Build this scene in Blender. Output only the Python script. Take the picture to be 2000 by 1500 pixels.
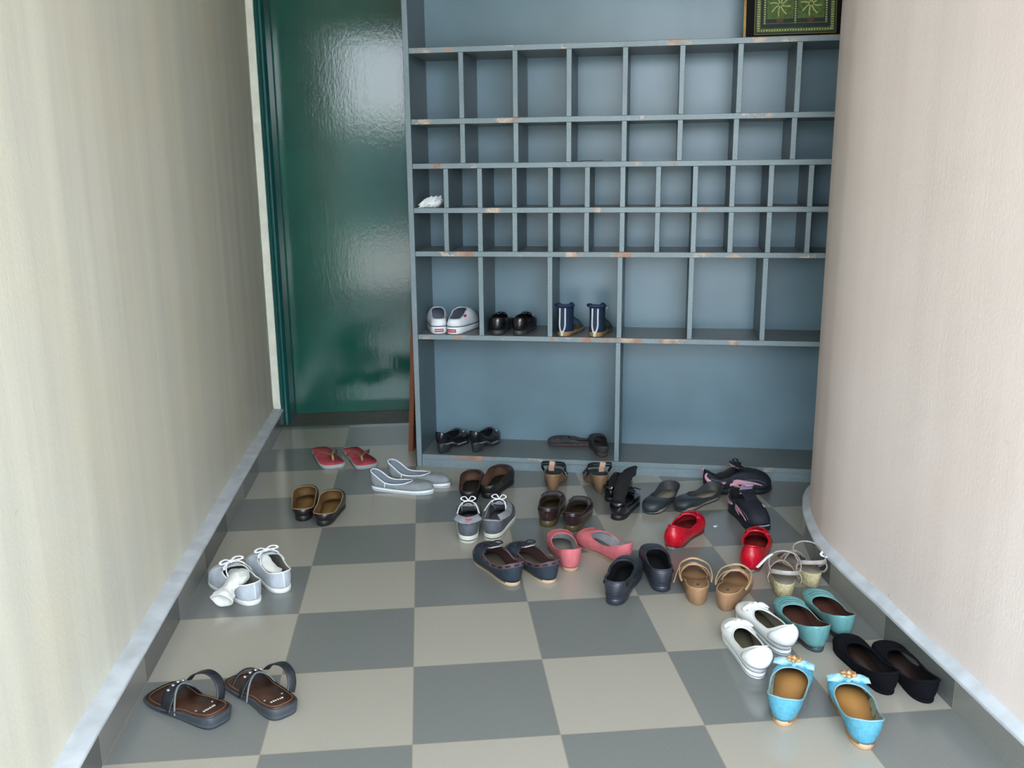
import bpy, bmesh, math, random
from mathutils import Vector, Matrix, noise
PI = math.pi
for o in list(bpy.data.objects): bpy.data.objects.remove(o, do_unlink=True)
SC = bpy.context.scene; COL = SC.collection

# ---------------------------------------------------------------- camera
cam = bpy.data.cameras.new('camera'); co = bpy.data.objects.new('camera', cam); COL.objects.link(co)
cam.sensor_width = 36.0; cam.lens = 1806.7/2000*36; cam.clip_start = 0.05; cam.clip_end = 200
R_ = Vector((0.99534696, -0.09582346, -0.01011447)); U_ = Vector((0.03145966, 0.22396271, 0.97408983)); F_ = Vector((0.09107539, 0.96987554, -0.22593518))
m = Matrix.Identity(4)
for i in range(3): m[i][0] = R_[i]; m[i][1] = U_[i]; m[i][2] = -F_[i]
m[0][3], m[1][3], m[2][3] = 0.0524411, -2.2561972, 1.1216572
co.matrix_world = m
SC.camera = co

# ---------------------------------------------------------------- sky and exposure
w = bpy.data.worlds.new('sky'); SC.world = w; w.use_nodes = True
nt = w.node_tree; nt.nodes.clear()
out = nt.nodes.new('ShaderNodeOutputWorld'); bg = nt.nodes.new('ShaderNodeBackground')
tc = nt.nodes.new('ShaderNodeTexCoord'); sp = nt.nodes.new('ShaderNodeSeparateXYZ'); cr = nt.nodes.new('ShaderNodeValToRGB')
cr.color_ramp.elements[0].position = 0.0; cr.color_ramp.elements[0].color = (0.84, 0.925, 1.0, 1)
cr.color_ramp.elements[1].position = 0.6; cr.color_ramp.elements[1].color = (0.70, 0.84, 1.0, 1)
nt.links.new(tc.outputs['Generated'], sp.inputs[0]); nt.links.new(sp.outputs['Z'], cr.inputs[0])
nt.links.new(cr.outputs[0], bg.inputs[0]); nt.links.new(bg.outputs[0], out.inputs[0])
bg.inputs[1].default_value = 6.0
SC.view_settings.view_transform = 'Standard'; SC.view_settings.look = 'None'
SC.view_settings.gamma = 1.0; SC.view_settings.use_curve_mapping = False
SC.view_settings.exposure = 1.05
sun = bpy.data.lights.new('sun', 'SUN'); sun.energy = 9.0; sun.angle = math.radians(3); sun.color = (1.0, 0.93, 0.82)
so = bpy.data.objects.new('sun', sun); COL.objects.link(so); so.location = (0, -8, 8)
so.rotation_euler = (math.radians(-35), 0, math.radians(30))      # the sun stands beyond the building and lights only the yard

# ---------------------------------------------------------------- materials
MATS = {}
def mat(name, col, rough=0.6, metal=0.0, var=0.0, vscale=40.0, bump=0.0, bscale=200.0, stretch=(1,1,1), coat=0.0, sheen=0.0, spec=0.5, col2=None, thr=None):
    """procedural material: base colour mixed towards col2 by noise, optional bump"""
    if name in MATS: return MATS[name]
    M = bpy.data.materials.new(name); M.use_nodes = True; nt = M.node_tree; L = nt.links
    b = nt.nodes['Principled BSDF']
    b.inputs['Roughness'].default_value = rough; b.inputs['Metallic'].default_value = metal
    b.inputs['Coat Weight'].default_value = coat; b.inputs['Coat Roughness'].default_value = 0.08
    b.inputs['Sheen Weight'].default_value = sheen; b.inputs['Specular IOR Level'].default_value = spec
    t = nt.nodes.new('ShaderNodeTexCoord'); mp = nt.nodes.new('ShaderNodeMapping'); mp.inputs['Scale'].default_value = stretch
    L.new(t.outputs['Object'], mp.inputs[0])
    n = nt.nodes.new('ShaderNodeTexNoise'); n.inputs['Scale'].default_value = vscale; n.inputs['Detail'].default_value = 5
    L.new(mp.outputs[0], n.inputs[0])
    r = nt.nodes.new('ShaderNodeValToRGB')
    c2 = col2 or tuple(c*(1-var) for c in col)
    lo, hi = thr or (0.35, 0.65)
    r.color_ramp.elements[0].position = lo; r.color_ramp.elements[1].position = hi
    r.color_ramp.elements[0].color = (*c2, 1); r.color_ramp.elements[1].color = (*col, 1)
    L.new(n.outputs[0], r.inputs[0]); L.new(r.outputs[0], b.inputs['Base Color'])
    if bump:
        n2 = nt.nodes.new('ShaderNodeTexNoise'); n2.inputs['Scale'].default_value = bscale; n2.inputs['Detail'].default_value = 4
        L.new(mp.outputs[0], n2.inputs[0])
        bp = nt.nodes.new('ShaderNodeBump'); bp.inputs['Strength'].default_value = bump; bp.inputs['Distance'].default_value = 0.002
        L.new(n2.outputs[0], bp.inputs['Height']); L.new(bp.outputs[0], b.inputs['Normal'])
    MATS[name] = M
    return M

def N_(nt, kind, **kw):
    n = nt.nodes.new(kind)
    for k, v in kw.items(): setattr(n, k, v)
    return n
def mathn(nt, op, a, b=None, c=None):
    n = nt.nodes.new('ShaderNodeMath'); n.operation = op
    for i, v in enumerate((a, b, c)):
        if v is None: continue
        if isinstance(v, (int, float)): n.inputs[i].default_value = v
        else: nt.links.new(v, n.inputs[i])
    return n.outputs[0]
def mixc(nt, f, a, b):
    n = nt.nodes.new('ShaderNodeMix'); n.data_type = 'RGBA'
    for s, v in ((n.inputs[0], f), (n.inputs[6], a), (n.inputs[7], b)):
        if isinstance(v, (int, float)): s.default_value = v
        elif isinstance(v, tuple): s.default_value = (*v, 1)
        else: nt.links.new(v, s)
    return n.outputs[2]
def noisen(nt, vec, scale, detail=4, rough=0.5):
    n = nt.nodes.new('ShaderNodeTexNoise'); n.inputs['Scale'].default_value = scale; n.inputs['Detail'].default_value = detail
    n.inputs['Roughness'].default_value = rough
    nt.links.new(vec, n.inputs[0]); return n.outputs[0]
def mapr(nt, v, a, b, c=0.0, d=1.0):
    n = nt.nodes.new('ShaderNodeMapRange')
    nt.links.new(v, n.inputs[0])
    for i, x in enumerate((a, b, c, d)): n.inputs[i+1].default_value = x
    return n.outputs[0]
def scaled(nt, vec, s):
    mp = nt.nodes.new('ShaderNodeMapping'); mp.inputs['Scale'].default_value = s; nt.links.new(vec, mp.inputs[0]); return mp.outputs[0]
def bumpn(nt, h, strength, dist, nrm=None):
    b = nt.nodes.new('ShaderNodeBump'); b.inputs['Strength'].default_value = strength; b.inputs['Distance'].default_value = dist
    nt.links.new(h, b.inputs['Height'])
    if nrm is not None: nt.links.new(nrm, b.inputs['Normal'])
    return b.outputs[0]
def base(name):
    M = bpy.data.materials.new(name); M.use_nodes = True
    nt = M.node_tree; t = nt.nodes.new('ShaderNodeTexCoord')
    return M, nt, nt.nodes['Principled BSDF'], t.outputs['Object']

LIGHT_TILE = (0.405, 0.375, 0.318); DARK_TILE = (0.205, 0.211, 0.198)
def tile_mat(name, skirt_i=None):
    """0.3 m checker of speckled polished tiles with thin joints (world-sized); a skirting row takes one column's colours"""
    M, nt, b, v = base(name)
    s = N_(nt, 'ShaderNodeSeparateXYZ'); nt.links.new(v, s.inputs[0])
    ty = mathn(nt, 'MULTIPLY', s.outputs['Y'], 1/0.3)
    fy = mathn(nt, 'FLOOR', ty)
    if skirt_i is None:
        tx = mathn(nt, 'MULTIPLY', s.outputs['X'], 1/0.3); fx = mathn(nt, 'FLOOR', tx)
        su = mathn(nt, 'ADD', fx, fy)
    else:
        su = mathn(nt, 'ADD', fy, float(skirt_i))
    par = mathn(nt, 'PINGPONG', su, 1.0)        # 0 even, 1 odd
    sp1 = noisen(nt, v, 420, 2); sp2 = noisen(nt, v, 5, 3)
    LT, DT = (LIGHT_TILE, DARK_TILE) if skirt_i is None else ((0.235, 0.228, 0.205), (0.125, 0.128, 0.122))      # tile colours darkened to paint in the weak grazing light on the skirting
    l = mixc(nt, mapr(nt, sp1, 0.35, 0.65), tuple(c*0.88 for c in LT), LT)
    d = mixc(nt, mapr(nt, sp1, 0.35, 0.65), tuple(c*0.82 for c in DT), DT)
    c = mixc(nt, par, d, l)
    def joint(t):
        f = mathn(nt, 'FRACT', t); q = mathn(nt, 'ABSOLUTE', mathn(nt, 'SUBTRACT', f, 0.5))
        return mathn(nt, 'GREATER_THAN', q, 0.4965)
    j = joint(ty)
    if skirt_i is None: j = mathn(nt, 'MAXIMUM', j, joint(tx))
    c = mixc(nt, j, c, (0.30, 0.26, 0.20))
    nt.links.new(c, b.inputs['Base Color'])
    sm = noisen(nt, scaled(nt, v, (1, 1, 1)), 9, 5, 0.6)
    b.inputs['Roughness'].default_value = 0.17
    b.inputs['Specular IOR Level'].default_value = 0.55
    nt.links.new(bumpn(nt, sp1, 0.05, 0.0004), b.inputs['Normal'])
    return M
def plaster_mat(name, c1, c2, stain, seed=0.0, streak=(9, 9, 0.5)):
    M, nt, b, v = base(name)
    mp = N_(nt, 'ShaderNodeMapping'); mp.inputs['Location'].default_value = (seed, seed*2, seed); nt.links.new(v, mp.inputs[0]); v = mp.outputs[0]
    st = noisen(nt, scaled(nt, v, streak), 1.0, 5, 0.6)
    fine = noisen(nt, scaled(nt, v, (1, 1, 0.55)), 170, 4, 0.6)
    big = noisen(nt, v, 2.2, 4, 0.55)
    c = mixc(nt, mapr(nt, st, 0.3, 0.7), c2, c1)
    spots = noisen(nt, v, 34, 3, 0.5)
    c = mixc(nt, mapr(nt, big, 0.45, 0.75, 0, 0.45), c, stain)
    c = mixc(nt, mapr(nt, spots, 0.735, 0.80, 0, 0.35), c, (0.20, 0.15, 0.10))
    nt.links.new(c, b.inputs['Base Color']); b.inputs['Roughness'].default_value = 0.72
    b.inputs['Specular IOR Level'].default_value = 0.3
    n1 = bumpn(nt, st, 0.25, 0.006); n2 = bumpn(nt, fine, 0.42, 0.0014, n1)
    nt.links.new(n2, b.inputs['Normal'])
    return M
def shelf_mat(name, col, worn=False, gl=(0.30, 0.46), thr=(0.555, 0.60)):
    M, nt, b, v = base(name)
    big = noisen(nt, v, 5.5, 1.5, 0.45); fine = noisen(nt, v, 120, 3)
    c = mixc(nt, mapr(nt, big, 0.3, 0.7), tuple(x*0.84 for x in col), col)
    sc = noisen(nt, scaled(nt, v, (1, 1, 1)), 26, 5, 0.65)
    if worn:
        ch = noisen(nt, scaled(nt, v, (7, 7, 7)), 1.0, 4, 0.6); ch2 = noisen(nt, v, 170, 4, 0.7)
        m1 = mapr(nt, ch, *thr); m2 = mapr(nt, ch2, 0.38, 0.50)
        chip = mathn(nt, 'MULTIPLY', m1, m2)
        tint = mixc(nt, mapr(nt, noisen(nt, v, 11, 2), 0.42, 0.58), (0.62, 0.47, 0.36), (0.40, 0.17, 0.08))
        c = mixc(nt, mapr(nt, ch2, 0.50, 0.72, 0, 0.35), c, (0.42, 0.50, 0.52))
        c = mixc(nt, chip, c, tint)
    nt.links.new(c, b.inputs['Base Color'])
    b.inputs['Roughness'].default_value = (gl[0]+gl[1])/2
    nt.links.new(bumpn(nt, fine, 0.3, 0.0008), b.inputs['Normal'])
    return M
def door_mat():
    M, nt, b, v = base('green_enamel')
    brush = noisen(nt, scaled(nt, v, (1, 1, 0.16)), 38, 5, 0.6); big = noisen(nt, v, 3.0, 3)
    fine = noisen(nt, scaled(nt, v, (1, 1, 0.5)), 90, 4, 0.6)
    c = mixc(nt, mapr(nt, big, 0.35, 0.65), (0.006, 0.085, 0.060), (0.009, 0.120, 0.085))
    nt.links.new(c, b.inputs['Base Color']); b.inputs['Roughness'].default_value = 0.09
    b.inputs['Coat Weight'].default_value = 0.0; b.inputs['Coat Roughness'].default_value = 0.06
    n = bumpn(nt, brush, 0.14, 0.002); n = bumpn(nt, fine, 0.55, 0.0005, n)
    nt.links.new(n, b.inputs['Normal']); nt.links.new(n, b.inputs['Coat Normal'])
    return M

# ---------------------------------------------------------------- mesh helpers
def link(name, bm, mats, parent=None, smooth=True):
    me = bpy.data.meshes.new(name); 
    bmesh.ops.recalc_face_normals(bm, faces=bm.faces[:])
    bm.to_mesh(me); bm.free()
    for f in me.polygons: f.use_smooth = smooth
    for mm in (mats if isinstance(mats, (list, tuple)) else [mats]): me.materials.append(mm)
    o = bpy.data.objects.new(name, me); COL.objects.link(o)
    if parent: o.parent = parent
    return o
def link_raw(name, bm, mats, parent=None, smooth=True):
    me = bpy.data.meshes.new(name); bm.to_mesh(me); bm.free()
    for f in me.polygons: f.use_smooth = smooth
    for mm in (mats if isinstance(mats, (list, tuple)) else [mats]): me.materials.append(mm)
    o = bpy.data.objects.new(name, me); COL.objects.link(o)
    if parent: o.parent = parent
    return o
def tag(o, label=None, cat=None, group=None, kind=None):
    if label: o['label'] = label
    if cat: o['category'] = cat
    if group: o['group'] = group
    if kind: o['kind'] = kind
    return o
def thing(name, loc, rz, label, cat, group=None):
    o = bpy.data.objects.new(name, None); COL.objects.link(o); o.empty_display_size = 0.05
    o.location = loc; o.rotation_euler = (0, 0, rz)
    return tag(o, label, cat, group)
def box(bm, x0, x1, y0, y1, z0, z1, front_mat=None, bevel=0.0):
    vs = [bm.verts.new(p) for p in ((x0,y0,z0),(x1,y0,z0),(x1,y1,z0),(x0,y1,z0),(x0,y0,z1),(x1,y0,z1),(x1,y1,z1),(x0,y1,z1))]
    F = [bm.faces.new([vs[i] for i in q]) for q in ((3,2,1,0),(4,5,6,7),(0,1,5,4),(1,2,6,5),(2,3,7,6),(3,0,4,7))]
    if front_mat is not None: F[2].material_index = front_mat
    if bevel: bmesh.ops.bevel(bm, geom=list({e for f in F for e in f.edges}), offset=bevel, segments=2, affect='EDGES', profile=0.5)
    return F
def boxobj(name, dims, mats, parent=None, front=None, bevel=0.0, **kw):
    bm = bmesh.new(); box(bm, *dims, front_mat=front, bevel=bevel); return link(name, bm, mats, parent, smooth=False)
def profile_along(bm, path, prof, closed=False):
    """sweep a vertical profile [(offset to the left normal, z)] along a plan path"""
    rows = []
    n = len(path)
    for i, p in enumerate(path):
        a = Vector(path[max(i-1, 0)]); c = Vector(path[min(i+1, n-1)]); t = (c-a).normalized(); nr = Vector((t.y, -t.x))
        rows.append([bm.verts.new((p[0]+nr.x*o, p[1]+nr.y*o, z)) for o, z in prof])
    for i in range(n-1):
        for j in range(len(prof)-1):
            bm.faces.new((rows[i][j], rows[i+1][j], rows[i+1][j+1], rows[i][j+1]))
    return rows
def catmull(pts, m, closed=False):
    P = [Vector(p) for p in pts]; n = len(P); out = []
    segs = n if closed else n-1
    for i in range(segs):
        if closed: a, b, c, d = P[(i-1) % n], P[i], P[(i+1) % n], P[(i+2) % n]
        else: a, b, c, d = P[max(i-1, 0)], P[i], P[i+1], P[min(i+2, n-1)]
        for k in range(m):
            t = k/m
            out.append(0.5*((2*b)+(c-a)*t+(2*a-5*b+4*c-d)*t*t+(3*b-a-3*c+d)*t*t*t))
    if not closed: out.append(P[-1].copy())
    return out
def ribbon(bm, pts, w, t, nrm=None, m=5, closed=False, taper=None):
    """flat strap or lace swept along points; w across, t thick; nrm(p,i) gives the flat side's direction"""
    C = catmull(pts, m, closed); n = len(C); rows = []
    prof = [(-.5, -.28), (-.5, .28), (-.36, .5), (.36, .5), (.5, .28), (.5, -.28), (.36, -.5), (-.36, -.5)]
    for i, p in enumerate(C):
        a = C[(i-1) % n] if closed else C[max(i-1, 0)]; c = C[(i+1) % n] if closed else C[min(i+1, n-1)]
        T = (c-a).normalized(); Nn = nrm(p, i/(n-1)) if nrm else Vector((0, 0, 1))
        Nn = (Nn - T*Nn.dot(T))
        if Nn.length < 1e-4: Nn = T.orthogonal()
        Nn.normalize(); B = T.cross(Nn)
        k = taper(i/(n-1)) if taper else 1.0
        rows.append([bm.verts.new(p+B*(u*w*k)+Nn*(v*t)) for u, v in prof])
    q = len(prof)
    for i in range(n if closed else n-1):
        r0, r1 = rows[i], rows[(i+1) % n]
        for j in range(q): bm.faces.new((r0[j], r0[(j+1) % q], r1[(j+1) % q], r1[j]))
    if not closed:
        bm.faces.new(rows[0]); bm.faces.new(rows[-1][::-1])
def tube(bm, pts, r, m=5, closed=False, k=8, taper=None):
    C = catmull(pts, m, closed); n = len(C); rows = []
    Nn = None
    for i, p in enumerate(C):
        a = C[(i-1) % n] if closed else C[max(i-1, 0)]; c = C[(i+1) % n] if closed else C[min(i+1, n-1)]
        T = (c-a).normalized()
        if Nn is None: Nn = T.orthogonal()
        Nn = (Nn-T*Nn.dot(T)).normalized(); B = T.cross(Nn); rr = r*(taper(i/(n-1)) if taper else 1)
        rows.append([bm.verts.new(p+(Nn*math.cos(2*PI*j/k)+B*math.sin(2*PI*j/k))*rr) for j in range(k)])
    if closed:      # rotate the last ring to meet the first
        pass
    for i in range(n if closed else n-1):
        r0, r1 = rows[i], rows[(i+1) % n]; sh = 0
        if closed and i == n-1: sh = min(range(k), key=lambda s: (r1[s].co-r0[0].co).length)
        for j in range(k): bm.faces.new((r0[j], r0[(j+1) % k], r1[(j+1+sh) % k], r1[(j+sh) % k]))
    if not closed: bm.faces.new(rows[0]); bm.faces.new(rows[-1][::-1])
def blob(bm, c, r, sub=3, amp=0.0, fr=1.0, seed=0, power=1.0):
    res = bmesh.ops.create_icosphere(bm, subdivisions=sub, radius=1.0)
    for v in res['verts']:
        d = v.co.normalized(); k = 1.0
        if amp: k += amp*noise.noise(d*fr+Vector((seed, seed*1.7, 0)))+amp*0.5*noise.noise(d*fr*2.6+Vector((0, seed, 5)))
        v.co = Vector((c[0]+d.x*r[0]*k, c[1]+d.y*r[1]*k, c[2]+d.z*r[2]*k))
    return res['verts']
def interp(keys, a):
    if a <= keys[0][0]: return keys[0][1]
    for (x0, y0), (x1, y1) in zip(keys, keys[1:]):
        if a <= x1:
            t = (a-x0)/(x1-x0); t = t*t*(3-2*t) if (x1-x0) > 0.001 else 1
            return y0+(y1-y0)*t
    return keys[-1][1]

# ---------------------------------------------------------------- the room
XL, XLW = -0.600, -0.642       # skirting face and wall face on the left
YB = 2.09
M_floor = tile_mat('floor_tiles'); M_skirt_l = tile_mat('skirting_tiles_left', -3); M_skirt_r = tile_mat('skirting_tiles_right', 4)
M_wl = plaster_mat('beige_brushed_plaster', (0.74, 0.71, 0.59), (0.61, 0.59, 0.50), (0.74, 0.65, 0.46), 3.0)
M_wr = plaster_mat('pinkish_brushed_plaster', (0.80, 0.69, 0.635), (0.73, 0.625, 0.57), (0.70, 0.57, 0.50), 11.0)
M_cem = mat('white_cement', (0.62, 0.65, 0.68), 0.6, var=0.22, vscale=14, bump=0.5, bscale=60)
M_cream = mat('cream_plaster', (0.94, 0.93, 0.80), 0.7, var=0.1, vscale=20, bump=0.3, bscale=120)
M_ceil = mat('ceiling_paint', (0.62, 0.61, 0.58), 0.8)
M_thr = mat('threshold_stone', (0.115, 0.095, 0.075), 0.45, var=0.25, vscale=25)

bm = bmesh.new(); box(bm, -0.75, 1.75, -2.6, 1.843, -0.05, 0.0)
tag(link('floor', bm, M_floor, smooth=False), kind='structure')
tag(boxobj('trim_1', (-0.75, 1.75, 1.843, 2.30, -0.05, 0.0), M_thr), kind='structure')
tag(boxobj('ceiling', (-0.9, 2.0, -2.5, 2.7, 2.62, 2.72), M_ceil), kind='structure')
tag(boxobj('wall_front', (-0.9, 2.0, -2.62, -2.5, 2.30, 2.72), M_wl), kind='structure')   # lintel over the open end
# left wall, slightly uneven
bm = bmesh.new(); nx, nz = 60, 30; g = []
for i in range(nx+1):
    y = -2.5+(1.875+2.5)*i/nx; g.append([bm.verts.new((XLW+0.003*noise.noise(Vector((y*1.5, 0, k*0.12))), y, 2.62*k/nz)) for k in range(nz+1)])
for i in range(nx):
    for k in range(nz): bm.faces.new((g[i][k], g[i+1][k], g[i+1][k+1], g[i][k+1]))
for a, b_ in ((0, -2.5), (nx, 1.875)):
    o0 = [bm.verts.new((-0.78, b_, 2.62*k/nz)) for k in range(nz+1)]
    for k in range(nz): bm.faces.new((g[a][k], g[a][k+1], o0[k+1], o0[k]))
tag(link('wall_left', bm, M_wl), kind='structure')
# back wall with the doorway cut out
bm = bmesh.new()
box(bm, -0.78, -0.612, 1.888, 2.24, 0, 2.62); box(bm, 0.335, 1.80, 1.888, 2.24, 0, 2.62); box(bm, -0.612, 0.335, 1.888, 2.24, 2.10, 2.62)
tag(link('wall_back', bm, M_cream, smooth=False), kind='structure')
tag(boxobj('trim_2', (-0.648, -0.6115, 1.872, 1.888, 0.10, 2.62), M_cream), kind='structure')
# right wall that bends away before the shelf
KP = [(1.137, -2.5), (1.137, -2.0), (1.137, -1.2), (1.137, -0.6), (1.136, -0.25), (1.134, -0.08), (1.135, 0.03), (1.145, 0.131), (1.165, 0.22), (1.191, 0.315), (1.225, 0.41), (1.273, 0.513), (1.338, 0.605), (1.425, 0.675), (1.53, 0.712), (1.80, 0.722)]
path = [(p.x, p.y) for p in catmull([(a, b_, 0) for a, b_ in KP], 6)]
bm = bmesh.new()
profile_along(bm, path, [(0.018, 2.62*k/24) for k in range(25)])
profile_along(bm, path, [(0.018, 2.62), (0.16, 2.62)])
p0 = path[0]; box(bm, p0[0]+0.018, p0[0]+0.2, -2.52, -2.5, 0, 2.62)
tag(link_raw('wall_right', bm, M_wr), kind='structure')
tag(boxobj('wall_light_stop', (-0.78, 1.80, 2.60, 2.70, -0.05, 2.72), M_ceil), kind='structure')  # unseen closure added behind the door to stop sky light at its gap
tag(boxobj('wall_end', (1.76, 1.84, 0.70, 1.90, 0, 2.62), M_wr), kind='structure')
# skirtings and the cement band on top of them
SK = [(0.02, 0.0), (0.0, 0.0), (0.0, 0.073), (0.002, 0.075), (0.02, 0.075)]
bm = bmesh.new(); profile_along(bm, path, SK); tag(link_raw('baseboard_right', bm, M_skirt_r, smooth=False), kind='structure')
def band(path, off, z1):
    bm = bmesh.new(); n = len(path); rows = []
    for i, p in enumerate(path):
        a = Vector(path[max(i-1, 0)]); c = Vector(path[min(i+1, n-1)]); t = (c-a).normalized(); nr = Vector((t.y, -t.x))
        j = 0.0018*noise.noise(Vector((p[1]*6, p[0]*5, off)))+0.0007*noise.noise(Vector((p[1]*19, 0, 2)))
        rows.append([bm.verts.new((p[0]+nr.x*o, p[1]+nr.y*o, z)) for o, z in ((0.002, 0.06), (-0.003+j, 0.0745), (-0.001+j, 0.0785+j), (off*0.6, 0.0785+(z1-0.0785)*0.45+j*2), (off-0.0005, z1+j*3), (off+0.008, z1+0.001+j*3), (off+0.008, 0.05))])
    for i in range(n-1):
        for k in range(6): bm.faces.new((rows[i][k], rows[i+1][k], rows[i+1][k+1], rows[i][k+1]))
    return bm
fine = [(p.x, p.y) for p in catmull([(a, b_, 0) for a, b_ in KP], 20)]
tag(link_raw('trim_3', band(fine, 0.018, 0.093), M_cem), kind='structure')
lp = [(XL, 1.865-(1.865+2.5)*i/240) for i in range(241)]
bm = bmesh.new(); profile_along(bm, [(XL, 1.885), (XL, -2.5)], [(o*2, z) for o, z in SK]); tag(link('baseboard_left', bm, M_skirt_l, smooth=False), kind='structure')
tag(link('trim_4', band(lp, 0.042, 0.0815), M_cem), kind='structure')

# door in its frame
M_door = door_mat(); M_dframe = mat('green_frame_enamel', (0.010, 0.105, 0.100), 0.28, var=0.2, vscale=20, bump=0.25, bscale=60, stretch=(1, 1, 0.2), coat=0.3)
door = thing('door_1', (-0.6, 2.08, 0), 0, None, None); tag(door, kind='structure')
bm = bmesh.new(); box(bm, 0.0, 0.93, 0.0, 0.04, 0.0015, 2.06)
link('door_leaf', bm, M_door, door, smooth=False)
bm = bmesh.new()
def jamb(x0, s):
    # stepped and grooved moulding
    pr = [(0, 0), (0.0, -0.192), (0.010, -0.196), (0.014, -0.190), (0.018, -0.196), (0.026, -0.196), (0.029, -0.188), (0.032, -0.180), (0.036, -0.170), (0.036, -0.03), (0.030, 0.0)]
    a = [bm.verts.new((x0+s*x, y, 0.0)) for x, y in pr]; b_ = [bm.verts.new((x0+s*x, y, 2.06)) for x, y in pr]
    n = len(pr)
    for i in range(n): bm.faces.new((a[i], a[(i+1) % n], b_[(i+1) % n], b_[i]))
    bm.faces.new(a[::-1]); bm.faces.new(b_)
jamb(-0.010, 1); jamb(0.933, -1)
box(bm, -0.010, 0.933, -0.194, 0.0, 2.06, 2.10)
link('door_frame', bm, M_dframe, door, smooth=False)
# yard outside the open end
M_yard = mat('yard_concrete', (0.50, 0.48, 0.44), 0.7, var=0.2, vscale=1.5)
tag(boxobj('floor_yard', (-14, 14, -22, -2.6, -0.12, -0.06), M_yard), kind='structure')
tag(boxobj('trim_5', (-14, 14, -12.24, -11.94, 1.90, 2.06), mat('coping_paint', (0.55, 0.58, 0.50), 0.8)), kind='structure')
M_ywall = mat('yard_wall_paint', (0.10, 0.15, 0.17), 0.8, var=0.3, vscale=1.0)
tag(boxobj('wall_yard', (-14, 14, -12.2, -12.0, -0.06, 1.95), M_ywall), kind='structure')

# ---------------------------------------------------------------- shoe rack
SHC = (0.092, 0.138, 0.156)  # same paint made darker: shade on sides and dividers is put into the colour
M_sh = shelf_mat('shaded_blue_grey_paint', SHC); M_edge = shelf_mat('worn_blue_grey_edge', (0.225, 0.290, 0.318), True)
M_edgev = shelf_mat('lightly_worn_edge', (0.225, 0.290, 0.318), True, (0.30, 0.46), (0.68, 0.74))
M_top = shelf_mat('dusty_board_paint', (0.150, 0.170, 0.168))
M_back = shelf_mat('blue_grey_back_panel', (0.172, 0.262, 0.318), False, (0.20, 0.34))
RZ = math.radians(-14.682)
rack = thing('shoe_rack', (0.005, 1.197, 0), RZ, 'tall blue-grey painted wooden pigeonhole shoe rack with chipped edges', 'shoe rack')
D = 0.25; W = 1.54; HT = 2.35
ZB = [0.042, 0.512, 0.822, 0.979, 1.136, 1.290, 1.531]   # centres of the boards
T = 0.019
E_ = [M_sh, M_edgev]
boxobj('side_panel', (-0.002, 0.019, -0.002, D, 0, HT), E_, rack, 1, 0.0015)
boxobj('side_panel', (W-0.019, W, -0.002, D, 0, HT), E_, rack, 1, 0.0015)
boxobj('back_panel', (0.019, W-0.019, D-0.008, D, 0, HT), [M_back], rack)
boxobj('top_board', (0.0, W, -0.002, D, HT, HT+0.02), E_, rack, 1)
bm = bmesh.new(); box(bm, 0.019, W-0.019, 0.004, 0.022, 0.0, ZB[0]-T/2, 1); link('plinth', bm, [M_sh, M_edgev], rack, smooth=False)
for z in ZB: boxobj('shelf_board', (0.019, W-0.019, 0.0, D-0.008, z-T/2, z+T/2), [M_top, M_edge], rack, 1, 0.0012)
rows = [(0, [0.768]), (1, [0.263, 0.518, 0.770, 1.021, 1.274]), (2, [0.138, 0.264, 0.391, 0.520, 0.649, 0.775, 0.898, 1.024, 1.150, 1.278, 1.409]),
        (3, [0.141, 0.265, 0.391, 0.520, 0.651, 0.775, 0.898, 1.024, 1.150, 1.278, 1.409]), (4, [0.206, 0.398, 0.585, 0.777, 0.967, 1.154, 1.344]), (5, [0.205, 0.397, 0.585, 0.777, 0.968, 1.159, 1.348])]
for k, xs in rows:
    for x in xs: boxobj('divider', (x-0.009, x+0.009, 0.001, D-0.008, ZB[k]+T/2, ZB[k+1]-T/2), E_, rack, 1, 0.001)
def on_rack(s, d, z):        # a point on the rack in world coordinates
    v = Matrix.Rotation(RZ, 3, 'Z') @ Vector((s, d, z)); return (v.x+0.005, v.y+1.197, v.z)

# reddish plank leaning on the rack's left side
M_plank = mat('reddish_plank', (0.30, 0.095, 0.040), 0.55, var=0.3, vscale=12, stretch=(1, 1, 0.15), bump=0.3, bscale=60)
bm = bmesh.new(); box(bm, 0, 0.020, 0, 0.10, 0, 1.42, bevel=0.001)
pk = link('wooden_plank', bm, M_plank, smooth=False); pk.location = (-0.034, 1.405, 0.0); pk.rotation_euler = (0, math.radians(3.1), RZ)
tag(pk, 'narrow reddish brown wooden plank standing on end between green door and rack', 'plank')

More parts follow.
